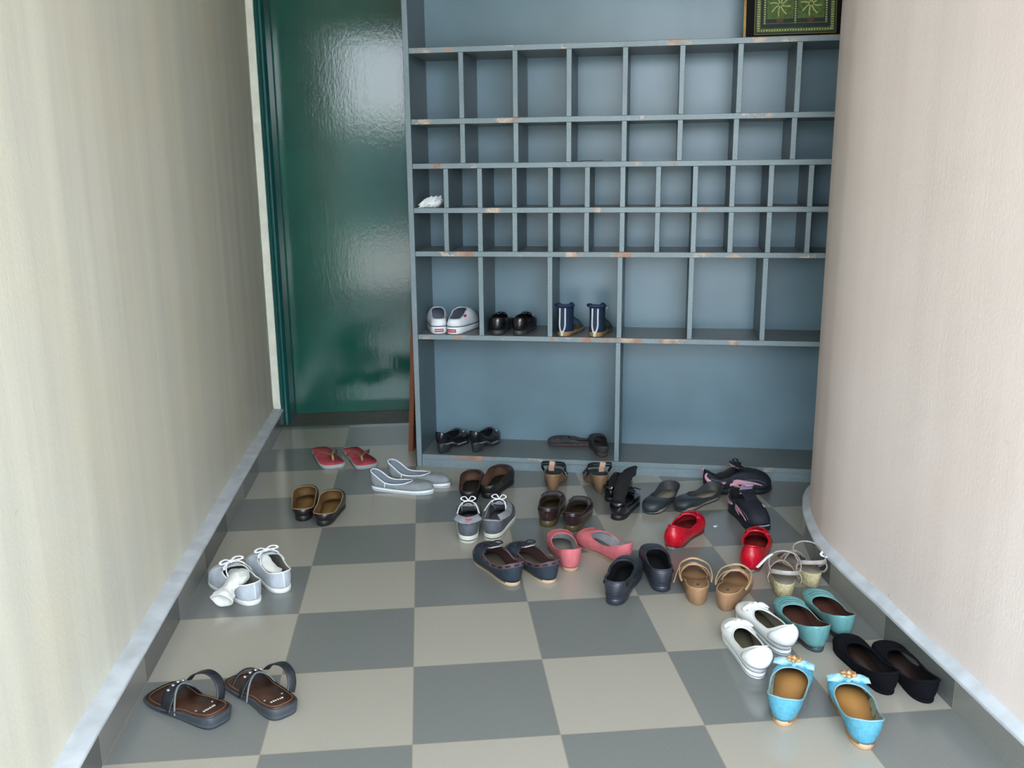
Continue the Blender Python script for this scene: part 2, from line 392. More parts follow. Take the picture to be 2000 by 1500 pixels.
# framed ornamental picture standing on the rack's top board
def picture():
    z0 = ZB[6]+T/2
    lean = math.radians(-10)
    p = on_rack(1.165, 0.03, z0)
    r = thing('framed_picture', p, RZ, 'framed green ornamental picture with wide black mount standing on top of rack', 'picture')
    r.rotation_euler = (lean, 0, RZ)
    G = mat('gold_moulding', (0.42, 0.26, 0.08), 0.4, 0.35, var=0.3, vscale=60)
    K = mat('black_mount', (0.005, 0.005, 0.005), 0.7, spec=0.15)
    Wd, Hd = 0.335, 0.45
    bm = bmesh.new(); box(bm, 0, Wd, 0.002, 0.014, 0, Hd); link('mount', bm, K, r, smooth=False)
    bm = bmesh.new()
    box(bm, 0, 0.009, -0.004, 0.018, 0, Hd, bevel=0.001); box(bm, Wd-0.009, Wd, -0.004, 0.018, 0, Hd, bevel=0.001); box(bm, 0.009, Wd-0.009, -0.004, 0.018, Hd-0.009, Hd, bevel=0.001); box(bm, 0.009, Wd-0.009, -0.001, 0.018, 0, 0.004)
    link('frame', bm, [G], r, smooth=False)
    # ornament panel
    x0, x1, z0_, z1 = 0.043, Wd-0.043, 0.017, Hd-0.03
    A = mat('dark_teal_ground', (0.010, 0.016, 0.018), 0.6)
    gr = mat('leaf_green', (0.085, 0.150, 0.026), 0.6, var=0.5, vscale=90)
    yl = mat('pale_yellow_green', (0.46, 0.48, 0.17), 0.6, var=0.35, vscale=120)
    rd = mat('dull_red', (0.11, 0.025, 0.025), 0.6)
    br = mat('dull_gold', (0.13, 0.10, 0.03), 0.5)
    bm = bmesh.new()
    box(bm, x0-0.007, x1+0.007, -0.0005, 0.002, z0_-0.007, z1+0.007); 
    for f in bm.faces: f.material_index = 4
    F = box(bm, x0-0.004, x1+0.004, -0.001, 0.002, z0_-0.004, z1+0.004)
    def rect(a, b_, c, d, mi, y=-0.0015):
        for f in box(bm, a, b_, y, 0.0, c, d): f.material_index = mi
    t = 0.013
    rect(x0, x0+t, z0_, z1, 1); rect(x1-t, x1, z0_, z1, 1); rect(x0, x1, z0_, z0_+t, 1)
    # beads of the border
    z = z0_+0.004
    while z < z1:
        for xx in (x0+t*0.5, x1-t*0.5):
            rect(xx-0.0045, xx+0.0045, z, z+0.004, 2, -0.0022)
        z += 0.0078
    x = x0+0.006
    while x < x1-0.006:
        rect(x, x+0.0045, z0_+0.003, z0_+0.009, 2, -0.0022); x += 0.0085
    # inner frame lines of beads
    xi0, xi1, zi = x0+0.026, x1-0.026, z0_+0.027
    xm = (xi0+xi1)/2
    rect(xi0, xi1, zi, zi+0.003, 1)
    for xx in (xi0, xm, xi1):
        z = zi
        while z < z1: rect(xx-0.003, xx+0.003, z, z+0.0045, 2); z += 0.0075
    # two cells: green ground, radiating pale petals, dull red flower below
    for a, b_ in ((xi0+0.006, xm-0.006), (xm+0.006, xi1-0.006)):
        cx = (a+b_)/2
        for kz in range(4):
            cz = zi+0.062+kz*0.098
            if cz+0.03 > z1: break
            rect(a, b_, cz-0.046, min(cz+0.046, z1), 1, -0.0018)
            for q in range(8):
                an = q*PI/4+0.3; rr = 0.034
                pts = []
                for s in (0.15, 0.45, 0.75, 1.0):
                    pts.append((cx+math.cos(an+0.35*s)*rr*s, cz+math.sin(an+0.35*s)*rr*1.15*s))
                for (ax, az), (bx, bz) in zip(pts, pts[1:]):
                    d = Vector((bx-ax, bz-az)).normalized()*0.0022; nx_, nz_ = -d.y, d.x
                    vs = [bm.verts.new((px, -0.0026, pz)) for px, pz in ((ax+nx_, az+nz_), (ax-nx_, az-nz_), (bx-nx_, bz-nz_), (bx+nx_, bz+nz_))]
                    bm.faces.new(vs).material_index = 2
        n = 12; c = [bm.verts.new((cx+0.013*math.cos(2*PI*i/n), -0.0022, zi+0.010+0.006*math.sin(2*PI*i/n))) for i in range(n)]
        bm.faces.new(c).material_index = 3
    link('artwork', bm, [A, gr, yl, rd, br], r, smooth=False)
picture()

# crumpled tissue in a pigeonhole
bm = bmesh.new()
vs = blob(bm, (0, 0, 0.014), (0.038, 0.026, 0.018), 4)
for v in vs:
    q = v.co*95; k = 0.017*noise.noise(q)+0.008*noise.noise(q*2.3)
    v.co += Vector((k*1.2, 0.6*k, k)); v.co.z = max(v.co.z, 0.0006)
ti = link('crumpled_tissue', bm, mat('white_tissue_shaded_folds', (0.85, 0.87, 0.88), 0.8, col2=(0.10, 0.12, 0.16), thr=(0.28, 0.40), vscale=60), smooth=False)  # dark second colour paints shade into the folds
ti.location = on_rack(0.070, 0.055, ZB[3]+T/2); tag(ti, 'crumpled white tissue in small leftmost pigeonhole of the rack', 'tissue')
bm = bmesh.new(); ribbon(bm, [(0, 0, 0.002), (0.03, 0.01, 0.004), (0.06, 0.008, 0.003), (0.085, 0.014, 0.005)], 0.008, 0.002)
st = link('dark_strip', bm, mat('dark_scrap', (0.03, 0.025, 0.02), 0.6)); st.location = on_rack(0.615, 0.05, ZB[4]+T/2); st.rotation_euler = (0, 0, RZ)
tag(st, 'thin dark scrap of strip lying in an upper pigeonhole', 'scrap')
bm = bmesh.new(); vs = blob(bm, (0, 0, 0.003), (0.007, 0.004, 0.003), 2, 0.6, 2.0, 4)
cp = link('paper_scrap', bm, mat('white_scrap', (0.7, 0.7, 0.68), 0.8), smooth=False); cp.location = (0.955, 0.45, 0)
tag(cp, 'tiny white paper scrap on the floor tiles between the red flats', 'scrap')

# ---------------------------------------------------------------- shoes
BASE = [(0, 0), (.022, .17), (.09, .30), (.21, .355), (.37, .36), (.51, .385), (.64, .44), (.75, .475), (.85, .455), (.93, .37), (.98, .215), (1.0, 0)]
POINT = [(0, 0), (.022, .17), (.09, .30), (.21, .35), (.37, .35), (.51, .37), (.64, .42), (.75, .45), (.85, .40), (.93, .29), (.98, .15), (1.0, 0)]
SQUARE = [(0, 0), (.012, .22), (.07, .34), (.20, .38), (.37, .38), (.51, .40), (.64, .45), (.75, .48), (.86, .475), (.945, .42), (.988, .27), (1.0, 0)]
RIMH = [0, .165, .285, .335, .345, .355, .365, .365, .325, .245, .135, 0]
MS = 3
def shift(x): return 0.0 if x < .3 else -0.02*math.sin((x-.3)/.35*PI) if x < .65 else 0.055*((x-.65)/.35)**1.5
class Shoe:
    def __init__(s, L, W, foot, zs=((0, .012), (1, .012)), base=BASE, rim=(.02, .70), rimw=1.0, rimz=((0, .055), (.25, .045), (.6, .035), (1, .045)), toeh=.03, topb=1.0, bulge=.002, rimh=RIMH, bw=.86):
        s.L, s.W, s.f, s.zs_k = L, W, foot, zs
        sg = 1 if foot == 'R' else -1            # inner side is +y on the right foot
        n = len(base)
        def ring(k, side): x, h = base[k]; return Vector((x*L, side*h*W+sg*shift(x)*W, interp(zs, x)))
        s.ctrl = [ring(k, 1) for k in range(n)]+[ring(k, -1) for k in range(n-2, 0, -1)]
        def rring(k, side):
            x, _ = base[k]; h = rimh[k]; rx = rim[0]+(rim[1]-rim[0])*x
            return Vector((rx*L, side*h*W*rimw+sg*shift(rx)*W*0.7, interp(rimz, x)))
        s.rctrl = [rring(k, 1) for k in range(n)]+[rring(k, -1) for k in range(n-2, 0, -1)]
        s.O = catmull(s.ctrl, MS, True); s.Q = catmull(s.rctrl, MS, True)
        s.P = [Vector((L*.5+(p.x-L*.5)*(1-(1-bw)*.30), p.y*bw, p.z)) for p in s.O]
        s.N = len(s.P); s.toeh, s.topb, s.bulge = toeh, topb, bulge
        for p in s.P: p.z = s.zs(p.x/L)
    def zs(s, a): return interp(s.zs_k, min(max(a, 0), 1))
    def ev(s, i, v, off=0.0):
        """surface point: i ring index (float), v 0 at the sole to 1 at the rim"""
        if off:
            p = s.ev(i, v); e = .02
            du = s.ev(i+.5, v)-s.ev(i-.5, v); dv = s.ev(i, min(v+e, 1))-s.ev(i, max(v-e, 0))
            nn = du.cross(dv); nn = -nn if nn.dot(p-Vector((s.L*.55, 0, 0.0))) < 0 else nn
            return p+nn.normalized()*off if nn.length > 0 else p
        i = i % s.N; k = int(i); f = i-k; k2 = (k+1) % s.N
        P = s.P[k].lerp(s.P[k2], f); O = s.O[k].lerp(s.O[k2], f); Q = s.Q[k].lerp(s.Q[k2], f)
        fr = k+f; fr = fr/(s.N/2); fr = fr if fr <= 1 else 2-fr      # 0 heel .. 1 toe
        w = min(max((fr-.5)/.4, 0), 1); w = w*w*(3-2*w)
        H = Q.z-P.z
        o = Vector((P.x-s.L*.45, P.y, 0)); o = o.normalized() if o.length > 1e-6 else Vector()
        C1 = Vector((O.x, O.y, P.z+(.42*H*(1-w)+s.toeh*w)))+o*s.bulge*(1.5)
        C2 = O.lerp(Q, .5*w+.55*(1-w)); C2.z = P.z+(.80*H)*(1-w)+(max(H, s.toeh)*1.02*s.topb)*w
        C2 += o*s.bulge*(1-w)
        u = 1-v
        return P*(u*u*u)+C1*(3*u*u*v)+C2*(3*u*v*v)+Q*(v*v*v)
    def idx(s, a, side):
        """ring index whose sole point lies at length fraction a, side +1 or -1"""
        h = s.N//2; best = min(range(h+1), key=lambda k: abs(s.P[k].x/s.L-a))
        return best if side > 0 else (s.N-best) % s.N
    def upper(s, parent, mats, thick=.0022, V=10, name='upper', vmin=0.0):
        bm = bmesh.new(); g = []
        for i in range(s.N): g.append([bm.verts.new(s.ev(i, vmin+(1-vmin)*k/V)) for k in range(V+1)])
        for i in range(s.N):
            for k in range(V): bm.faces.new((g[i][k+1], g[(i+1) % s.N][k+1], g[(i+1) % s.N][k], g[i][k]))
        o = link_raw(name, bm, mats, parent)
        md = o.modifiers.new('solid', 'SOLIDIFY'); md.thickness = thick; md.offset = 1 if s._flip() else -1; md.use_even_offset = False
        if len(mats) > 1: md.material_offset = 1; md.material_offset_rim = min(2, len(mats)-1)
        return o
    def _flip(s): return False
    def cap(s, bm, fz, inset, flip=False):
        ctr = lambda p: Vector((p.x, 0, 0)); vs = []
        for p in s.P:
            q = Vector((s.L*.5+(p.x-s.L*.5)*inset[0], p.y*inset[1], 0)); q.z = fz(q.x/s.L); vs.append(bm.verts.new(q))
        s._strip(bm, vs); return vs
    def _strip(s, bm, vs):
        n = s.N; h = n//2
        bm.faces.new((vs[0], vs[1], vs[n-1]))
        for k in range(1, h-1): bm.faces.new((vs[k], vs[k+1], vs[n-k-1], vs[n-k]))
        bm.faces.new((vs[h-1], vs[h], vs[h+1]))
    def insole(s, parent, m, lift=.0025, inset=(.96, .92), name='insole'):
        bm = bmesh.new(); top = s.cap(bm, lambda a: s.zs(a)+lift, inset)
        bot = s.cap(bm, lambda a: s.zs(a)-.004, inset)
        for i in range(s.N): bm.faces.new((bot[i], bot[(i+1) % s.N], top[(i+1) % s.N], top[i]))
        return link(name, bm, m, parent)
    def sole(s, parent, mats, zb=((0, 0), (1, 0)), welt=.002, bands=((0, 0),), name='sole', tap=None, edge=.0015):
        """outsole from the ground profile zb up to zs; tap(a) shrinks the bottom outline (heels)"""
        bm = bmesh.new(); rings = []
        levels = [(-.0, .95), (0.0, 1.0), (.5, 1.0), (1.0, 1.0)] if not bands or len(bands) < 2 else [(0.0, .95)]+[(b_[0], 1.0) for b_ in bands]+[(1.0, 1.0)]
        lv = [(0.0, .94, 0), (.06, 1.0, 0)]
        if len(bands) > 1:
            for q in bands[1:]: lv += [(q[0]-.06, 1.0, q[1]), (q[0]+.06, 1.0, q[1])]
        lv += [(.94, 1.0, 0), (1.0, .97, 0)]
        cx = s.L*.5
        for t, k, _ in lv:
            r = []
            for p in s.P:
                a = min(max(p.x/s.L, 0), 1); z0 = interp(zb, a); z1 = s.zs(a)
                o = Vector((p.x-s.L*.45, p.y, 0)); o = o.normalized() if o.length > 1e-6 else Vector()
                tp = (tap(a) if tap else (1.0, 0.0)); kk = tp[0]+(1-tp[0])*t
                y = p.y*kk*(1 if k == 1 else k); x = cx+(p.x-cx)*(1 if k == 1 else (.985 if k > .9 else k))
                x += tp[1]*(1-t)
                r.append(bm.verts.new(Vector((x, y, z0+(z1-z0)*t))+o*welt))
            rings.append(r)
        n = s.N
        for j in range(len(rings)-1):
            for i in range(n):
                f = bm.faces.new((rings[j][i], rings[j][(i+1) % n], rings[j+1][(i+1) % n], rings[j+1][i]))
                if len(bands) > 1 and 2 <= j < len(lv)-3 and (j % 2) == 0: f.material_index = 1
        s._strip(bm, rings[0]); s._strip(bm, rings[-1])
        return link(name, bm, mats, parent)
    def piping(s, parent, m, r=.0018, v=1.0, name='piping', rng=None, k=6):
        bm = bmesh.new()
        idx = range(s.N) if rng is None else rng
        tube(bm, [s.ev(i, v) for i in idx], r, 1, rng is None, k)
        return link(name, bm, m, parent)
    def line(s, bm, pts, w=.003, t=.001, off=.001, m=3, taper=None):
        """ribbon laid on the upper along (ring index, v) pairs"""
        C = catmull([(a, b_, 0) for a, b_ in pts], 4)
        W_ = [s.ev(p.x, min(max(p.y, 0), 1), off) for p in C]
        ctr = Vector((s.L*.5, 0, 0.01))
        nr = [(s.ev(p.x, min(max(p.y, .02), .98), .004)-s.ev(p.x, min(max(p.y, .02), .98))) for p in C]
        def nf(p, f): return nr[min(int(round(f*(len(nr)-1))), len(nr)-1)]
        ribbon(bm, W_, w, t, nf, 1, taper=taper)

def arch(x0, y0, z0, x1, y1, z1, h, n=7, lean=0.0, fx=0.0):
    """strap points rising from one side of the footbed and down the other"""
    pts = []
    for k in range(n):
        t = k/(n-1); s_ = math.sin(PI*t)
        pts.append((x0+(x1-x0)*t+lean*s_, y0+(y1-y0)*t, z0+(z1-z0)*t+h*(s_**.75 if 0 < t < 1 else 0)))
    return pts
def outn(cy=0.0, cz=0.0, cx=None):
    def f(p, t):
        return Vector(((p.x-cx) if cx is not None else 0, p.y-cy, p.z-cz))
    return f
def bow(bm, c, w, h, t=.004, droop=.3, yaw=0.0, d=.012):
    """a small flat bow: two puffed loops and a knot"""
    n = 10
    for sg in (-1, 1):
        rows = []
        for i in range(n+1):
            u = i/n; half = h*.5*(.35+.65*math.sin(min(u*1.25, 1)*PI/2)); y = sg*u*w*.5
            th = t*math.sin(PI*min(max(u, .08), .97))+.0012; z = -droop*w*.25*u*u
            ring = []
            for j in range(8):
                an = 2*PI*j/8; ring.append(bm.verts.new((c[0]+math.cos(an)*half, c[1]+y, c[2]+z+math.sin(an)*th)))
            rows.append(ring)
        for i in range(n):
            for j in range(8): bm.faces.new((rows[i][j], rows[i][(j+1) % 8], rows[i+1][(j+1) % 8], rows[i+1][j]))
        bm.faces.new(rows[-1])
        bm.faces.new(rows[0][::-1])
    blob(bm, c, (h*.28, w*.09, t*1.5), 2)

POS = {
'brown_sandal_a':(-0.392,-0.490,140.9,0.0000,0.951),
'brown_sandal_b':(-0.263,-0.479,126.7,0.0000,0.931),
'canvas_a':(-0.420,0.064,127.4,0.0000,0.981),
'canvas_b':(-0.354,0.128,119.1,0.0000,0.963),
'tanin_a':(-0.370,0.656,92.3,0.0000,0.991),
'tanin_b':(-0.301,0.603,82.2,0.0000,0.991),
'flip_a':(-0.397,1.440,-71.2,0.0000,1.021),
'flip_b':(-0.272,1.419,-68.2,0.0000,1.006),
'slip_a':(-0.162,0.963,-20.2,0.0000,1.015),
'slip_b':(-0.102,1.056,-25.7,0.0000,1.072),
'dkbrown_a':(0.178,0.747,80.7,0.0000,0.974),
'dkbrown_b':(0.243,0.798,64.9,0.0000,0.999),
'grey_a':(0.162,0.410,86.1,0.0000,0.920),
'grey_b':(0.233,0.418,73.1,0.0000,0.926),
'wedge_a':(0.480,0.823,76.9,0.0000,1.050),
'wedge_b':(0.653,0.791,88.0,0.0000,1.052),
'stud_a':(0.418,0.507,74.8,0.0000,0.976),
'stud_b':(0.488,0.459,68.7,0.0000,0.953),
'patent_a':(0.662,0.710,62.7,0.0000,0.948),
'patent_b':(0.651,0.539,63.3,0.0000,1.000),
'rubber_a':(0.898,0.760,-125.5,0.0000,0.930),
'rubber_b':(1.052,0.723,-146.1,0.0000,0.943),
'trainer_a':(1.012,0.773,-1.8,0.0000,0.981),
'trainer_b':(1.065,0.607,-83.7,0.0000,0.909),
'red_a':(0.759,0.281,52.4,0.0000,1.007),
'red_b':(0.941,0.095,63.6,0.0000,1.047),
'croc_a':(0.519,-0.054,65.0,0.0000,0.939),
'croc_b':(0.669,0.005,84.9,0.0000,0.932),
'pink_a':(0.447,0.162,93.6,0.0000,0.994),
'pink_b':(0.615,0.188,117.4,0.0000,0.967),
'boat_a':(0.280,0.089,111.3,0.0000,1.008),
'boat_b':(0.383,0.094,114.7,0.0000,0.981),
'tan_a':(0.740,-0.084,78.0,0.0000,0.975),
'tan_b':(0.797,-0.122,60.0,0.0000,0.985),
'cork_a':(0.978,-0.072,72.0,0.0000,0.950),
'cork_b':(1.086,-0.018,90.0,0.0000,0.950),
'teal_a':(0.954,-0.354,90.4,0.0000,1.016),
'teal_b':(1.040,-0.302,87.1,0.0000,0.956),
'white_a':(0.774,-0.450,87.8,0.0000,1.021),
'white_b':(0.875,-0.358,97.1,0.0000,0.996),
'blue_a':(0.751,-0.631,61.1,0.0000,0.984),
'blue_b':(0.886,-0.727,76.1,0.0000,1.000),
'velvet_a':(1.030,-0.542,91.6,0.0000,0.995),
'velvet_b':(1.096,-0.582,87.0,0.0000,0.991),
'shwhite_a':(0.103,1.186,91.2,0.5225,0.971),
'shwhite_b':(0.151,1.167,66.1,0.5225,0.985),
'shblack_a':(0.313,1.123,77.2,0.5225,0.952),
'shblack_b':(0.391,1.102,70.8,0.5225,0.967),
'shnavy_a':(0.550,1.060,64.2,0.5225,0.969),
'shnavy_b':(0.665,1.030,67.7,0.5225,0.968),
'lowblack_a':(0.088,1.181,58.0,0.0525,1.010),
'lowblack_b':(0.220,1.175,58.9,0.0525,1.018),
'lowslip_a':(0.698,1.212,165.3,0.0525,0.860),
'lowslip_b':(0.709,1.054,89.9,0.0525,0.930),
}
REG = {}
def root(key, name, label, cat, group=None):
    x, y, a, z, k = POS[key]
    r = thing(name, (x, y, z), math.radians(a), label, cat, group); r.scale = (k, k, k); REG[key] = r
    return r
#SHOES#
WHITE_RUB = mat('white_rubber', (0.80, 0.80, 0.76), 0.5, var=0.1, vscale=60)
# ---- brown sandals with dark straps, front left
def brown_sandal(key, foot, label):
    r = root(key, 'strappy_sandal', label, 'sandal', 'brown strappy sandals')
    zs = ((0, .030), (.3, .024), (.6, .014), (1, .011))
    s = Shoe(.238, .106, foot, zs, SQUARE, bw=1.0)
    s.sole(r, [mat('grey_sandal_sole', (0.045, 0.054, 0.064), 0.45, var=0.2), mat('grey_sandal_sole_line', (0.075, 0.085, 0.095), 0.5)], ((0, 0), (1, 0)), .001, ((0, 0), (.3, 0)), tap=lambda a: (.92, 0.004*(1-a)))
    fb = s.insole(r, mat('rust_brown_footbed', (0.062, 0.022, 0.012), 0.45, var=0.5, vscale=28), .002, (.965, .93), 'footbed')
    bm = bmesh.new(); ring = [Vector((s.L*.5+(p.x-s.L*.5)*.90, p.y*.80, s.zs(p.x/s.L)+.0028)) for p in s.P]
    tube(bm, ring, .0008, 1, True, 5); link('stitching', bm, mat('tan_thread', (0.22, 0.12, 0.06), 0.7), fb)
    # small pale stamped lettering and studs at the heel
    bm = bmesh.new(); x = .030
    for k, (wd, hh) in enumerate(((.004, .006), (.003, .005), (.003, .006), (.0035, .005), (.003, .006), (.004, .005))):
        yy = -.014+k*.0055
        box(bm, .040, .040+hh, yy, yy+wd, s.zs(.17)+.0015, s.zs(.17)+.0027)
    link('stamped_mark', bm, mat('pale_stamp', (0.62, 0.58, 0.50), 0.5), fb)
    bm = bmesh.new()
    for yy in (-.022, .022): blob(bm, (.062, yy, s.zs(.26)+.002), (.0028, .0028, .0012), 2)
    link('rivet', bm, mat('silver_rivet', (0.6, 0.58, 0.52), 0.3, 0.8), r)
    dk = mat('dark_navy_strap', (0.014, 0.017, 0.024), 0.42, var=0.4, vscale=80, bump=0.4)
    z6 = s.zs(.6)
    sg = 1 if foot == 'R' else -1
    bm = bmesh.new(); ribbon(bm, arch(.140, .047, z6-.006, .146, -.047, z6-.006, .040, 9, lean=.010), (.034 if key.endswith('a') else .018), .0028, outn(0, z6-.01, None))
    link('vamp_strap', bm, dk, r)
    bm = bmesh.new(); ribbon(bm, arch(.108, .045, z6-.004, .136, -.047, z6-.006, .043, 9, lean=.022), .0045, .0030, outn(0, z6-.01)); link('strap_edging', bm, mat('grey_edging', (0.16, 0.18, 0.19), 0.5), r)
    if key.endswith('b'):
        bm = bmesh.new(); ribbon(bm, arch(.190, .044, .010, .155, -.047, z6-.006, .036, 9, lean=.014), .009, .0025, outn(0, z6-.01)); link('cross_strap', bm, dk, r)
    bm = bmesh.new()
    for k in range(4): blob(bm, (.152+.0025*k, .024-.015*k, z6+.0405-abs(k-1.5)*.004), (.0045, .0045, .003), 2)
    link('ornament', bm, mat('silver_bead', (0.62, 0.62, 0.66), 0.22, 0.9), r)
    bm = bmesh.new(); ribbon(bm, [(.150, -.030, .048), (.138, -.040, .062), (.110, -.052, .070), (.084, -.056, .060), (.068, -.052, .040), (.062, -.044, .020)], .021, .0034, lambda p, t: Vector((p.x-.105, 0, p.z-.02))); link('ankle_strap', bm, dk, r)
    return r
brown_sandal('brown_sandal_a', 'L', 'brown dark-strapped sandal nearest the left wall, its strap loop standing up')
brown_sandal('brown_sandal_b', 'R', 'brown dark-strapped sandal lying further from the left wall, right of its mate')

# ---- white canvas lace-ups
def lace_bow(bm, c, s=1.0, up=.0):
    x, y, z = c
    for sg in (-1, 1):
        ribbon(bm, [(x, y, z), (x+.004, y+sg*.012*s, z+.007+up), (x, y+sg*.026*s, z+.006+up), (x-.006, y+sg*.028*s, z+.001+up), (x-.004, y+sg*.012*s, z+.001), (x, y, z)], .0062*s, .0024)
        ribbon(bm, [(x, y, z), (x-.006, y+sg*.012, z+.002), (x-.014, y+sg*.024*s, z-.006), (x-.020, y+sg*.026*s, z-.012)], .0042*s, .0014)
    blob(bm, c, (.005*s, .0055*s, .0045*s), 2)
def canvas(key, foot, label):
    r = root(key, 'canvas_shoe', label, 'shoe', 'white canvas lace-up shoes')
    s = Shoe(.238, .096, foot, ((0, .014), (1, .013)), BASE, (.015, .60), .98, ((0, .062), (.10, .060), (.3, .055), (.6, .060), (.85, .068), (1, .066)), toeh=.034, bw=.94)
    cv = mat('whitish_canvas', (0.56, 0.60, 0.66), 0.85, var=0.28, vscale=22, bump=0.6, bscale=420, sheen=0.2)
    ln = mat('cream_lining', (0.33, 0.31, 0.26), 0.9, var=0.2)
    tr = mat('off_white_trim', (0.78, 0.78, 0.76), 0.7)
    s.upper(r, [cv, ln, tr]); s.sole(r, [WHITE_RUB], ((0, 0), (1, 0)), .003); s.insole(r, mat('dark_insole', (0.09, 0.075, 0.05), 0.9))
    s.piping(r, tr, .0021)
    bm = bmesh.new(); s.line(bm, [(0, .02), (0, .5), (0, .98)], .006, .0010, .0010); link('heel_strip', bm, mat('pale_grey_strip', (0.62, 0.66, 0.70), 0.8), r)
    bm = bmesh.new()
    h = s.N//2
    for side in (-1, 1): s.line(bm, [(h+side*3, .97), (h+side*6, .8), (h+side*9, .52), (h+side*11, .12)], .004, .001, .001)
    link('trim', bm, tr, r)
    bm = bmesh.new(); s.line(bm, [(h-7, .30), (h-4, .22), (h, .18), (h+4, .22), (h+7, .30)], .006, .001, .001); link('toe_cap', bm, tr, r)
    # tongue and laces
    bm = bmesh.new(); ribbon(bm, [(.175, 0, .050), (.150, 0, .066), (.128, 0, .076), (.112, 0, .081)], .040, .003, lambda p, t: Vector((.5, 0, 1))); link('tongue', bm, cv, r)
    bm = bmesh.new()
    for x, z in ((.168, .060), (.150, .071)): ribbon(bm, [(x, -.024, z-.008), (x-.002, 0, z+.004), (x, .024, z-.008)], .0045, .0015)
    for sg in (-1, 1): ribbon(bm, [(.130, sg*.004, .084), (.118, sg*.020, .083), (.095, sg*.032, .074), (.078, sg*.034, .066)], .0042, .0016, lambda p, t: Vector((0, p.y, .04)))
    lace_bow(bm, (.132, 0, .086), 1.15); link('laces', bm, mat('white_lace', (0.82, 0.82, 0.86), 0.7), r)
    return r
canvas('canvas_a', 'L', 'white canvas lace-up shoe by left wall, a sock hanging out of its left side')
canvas('canvas_b', 'R', 'white canvas lace-up shoe with a bow on top, right of the one with hanging sock')
SOCK = mat('white_sock_knit', (0.80, 0.79, 0.74), 0.9, var=0.14, vscale=30, bump=0.6, bscale=240, sheen=0.3)
def sock(key, pts, rads, label, group, m=SOCK, name='sock', open_end=None, flat=.6, amp=.35):
    x, y, a, z, k_ = POS[key]
    bm = bmesh.new(); C = catmull(pts, 6); n = len(C); rows = []
    for i, p in enumerate(C):
        t = i/(n-1); c = C[min(i+1, n-1)]-C[max(i-1, 0)]; c.normalize()
        u = c.cross(Vector((0, 0, 1))); u = u.normalized() if u.length > .05 else Vector((0, 1, 0)); v = u.cross(c)
        rr = interp(rads, t); row = []
        for j in range(16):
            an = 2*PI*j/16; k = 1+amp*noise.noise(Vector((p.x*70+j*.5, p.y*70, p.z*70)))+amp*.5*math.sin(j*2.1+i*.8)*.5
            row.append(bm.verts.new(p+u*math.cos(an)*rr*k+v*math.sin(an)*rr*flat*k))
        rows.append(row)
    for i in range(n-1):
        for j in range(16): bm.faces.new((rows[i][j], rows[i+1][j], rows[i+1][(j+1) % 16], rows[i][(j+1) % 16]))
    bm.faces.new(rows[0])
    if open_end:
        # a folded-in mouth: rim, then back inside
        last = rows[-1]; c0 = C[-1]; d = (C[-1]-C[-3]).normalized()
        for sc_, off in ((1.12, .003), (1.0, .006), (.72, .002), (.5, -.010)):
            nw = [bm.verts.new(c0+(v_.co-c0)*sc_/(1.0)+d*off) for v_ in rows[-1]]
            for j in range(16): bm.faces.new((last[j], nw[j], nw[(j+1) % 16], last[(j+1) % 16]))
            last = nw
        bm.faces.new(last)
    else: bm.faces.new(rows[-1][::-1])
    o = link(name, bm, m); o.location = (x, y, z); o.rotation_euler = (0, 0, math.radians(a)); o.scale = (k_, k_, k_)
    md = o.modifiers.new('s', 'SUBSURF'); md.levels = 1; md.render_levels = 1
    tag(o, label, 'sock', group); return o
sock('canvas_a', [(.145, -.004, .040), (.100, -.010, .050), (.068, .006, .062), (.050, .034, .062), (.042, .058, .048), (.026, .080, .034)], ((0, .022), (.4, .023), (.7, .020), (1, .031)), 'white sock spilling over the left side of a white canvas shoe', 'white socks', open_end=True, flat=.8)
sock('canvas_b', [(.060, -.016, .036), (.075, .004, .046), (.100, .010, .058), (.124, .008, .072)], ((0, .015), (.5, .019), (1, .012)), 'white sock stuffed inside the canvas shoe with the bow', 'white socks')

# ---- brown slip-ons with tan insides
def simple(key, foot, label, name, cat, group, L, W, upm, liningm, rimm, solem, insolem, zs=((0, .012), (1, .010)), zb=((0, 0), (1, 0)), base=BASE, rim=(.02, .70), rimw=1.0,
           rimz=((0, .055), (.25, .045), (.6, .035), (1, .045)), toeh=.03, welt=.002, pipe=None, piper=.0016, thick=.0022, rimh=RIMH, bands=((0, 0),), tap=None, lift=.0025, topb=1.0, bulge=.002, bw=.86, ins=(.985, 1.0)):
    r = root(key, name, label, cat, group)
    s = Shoe(L, W, foot, zs, base, rim, rimw, rimz, toeh, topb, bulge, rimh, bw)
    s.upper(r, [upm, liningm, rimm], thick)
    s.sole(r, solem if isinstance(solem, list) else [solem], zb, welt, bands, tap=tap)
    s.insole(r, insolem, lift, ins)
    if pipe: s.piping(r, pipe, piper)
    return r, s
G_ = 'brown slip-on shoes with tan insides'
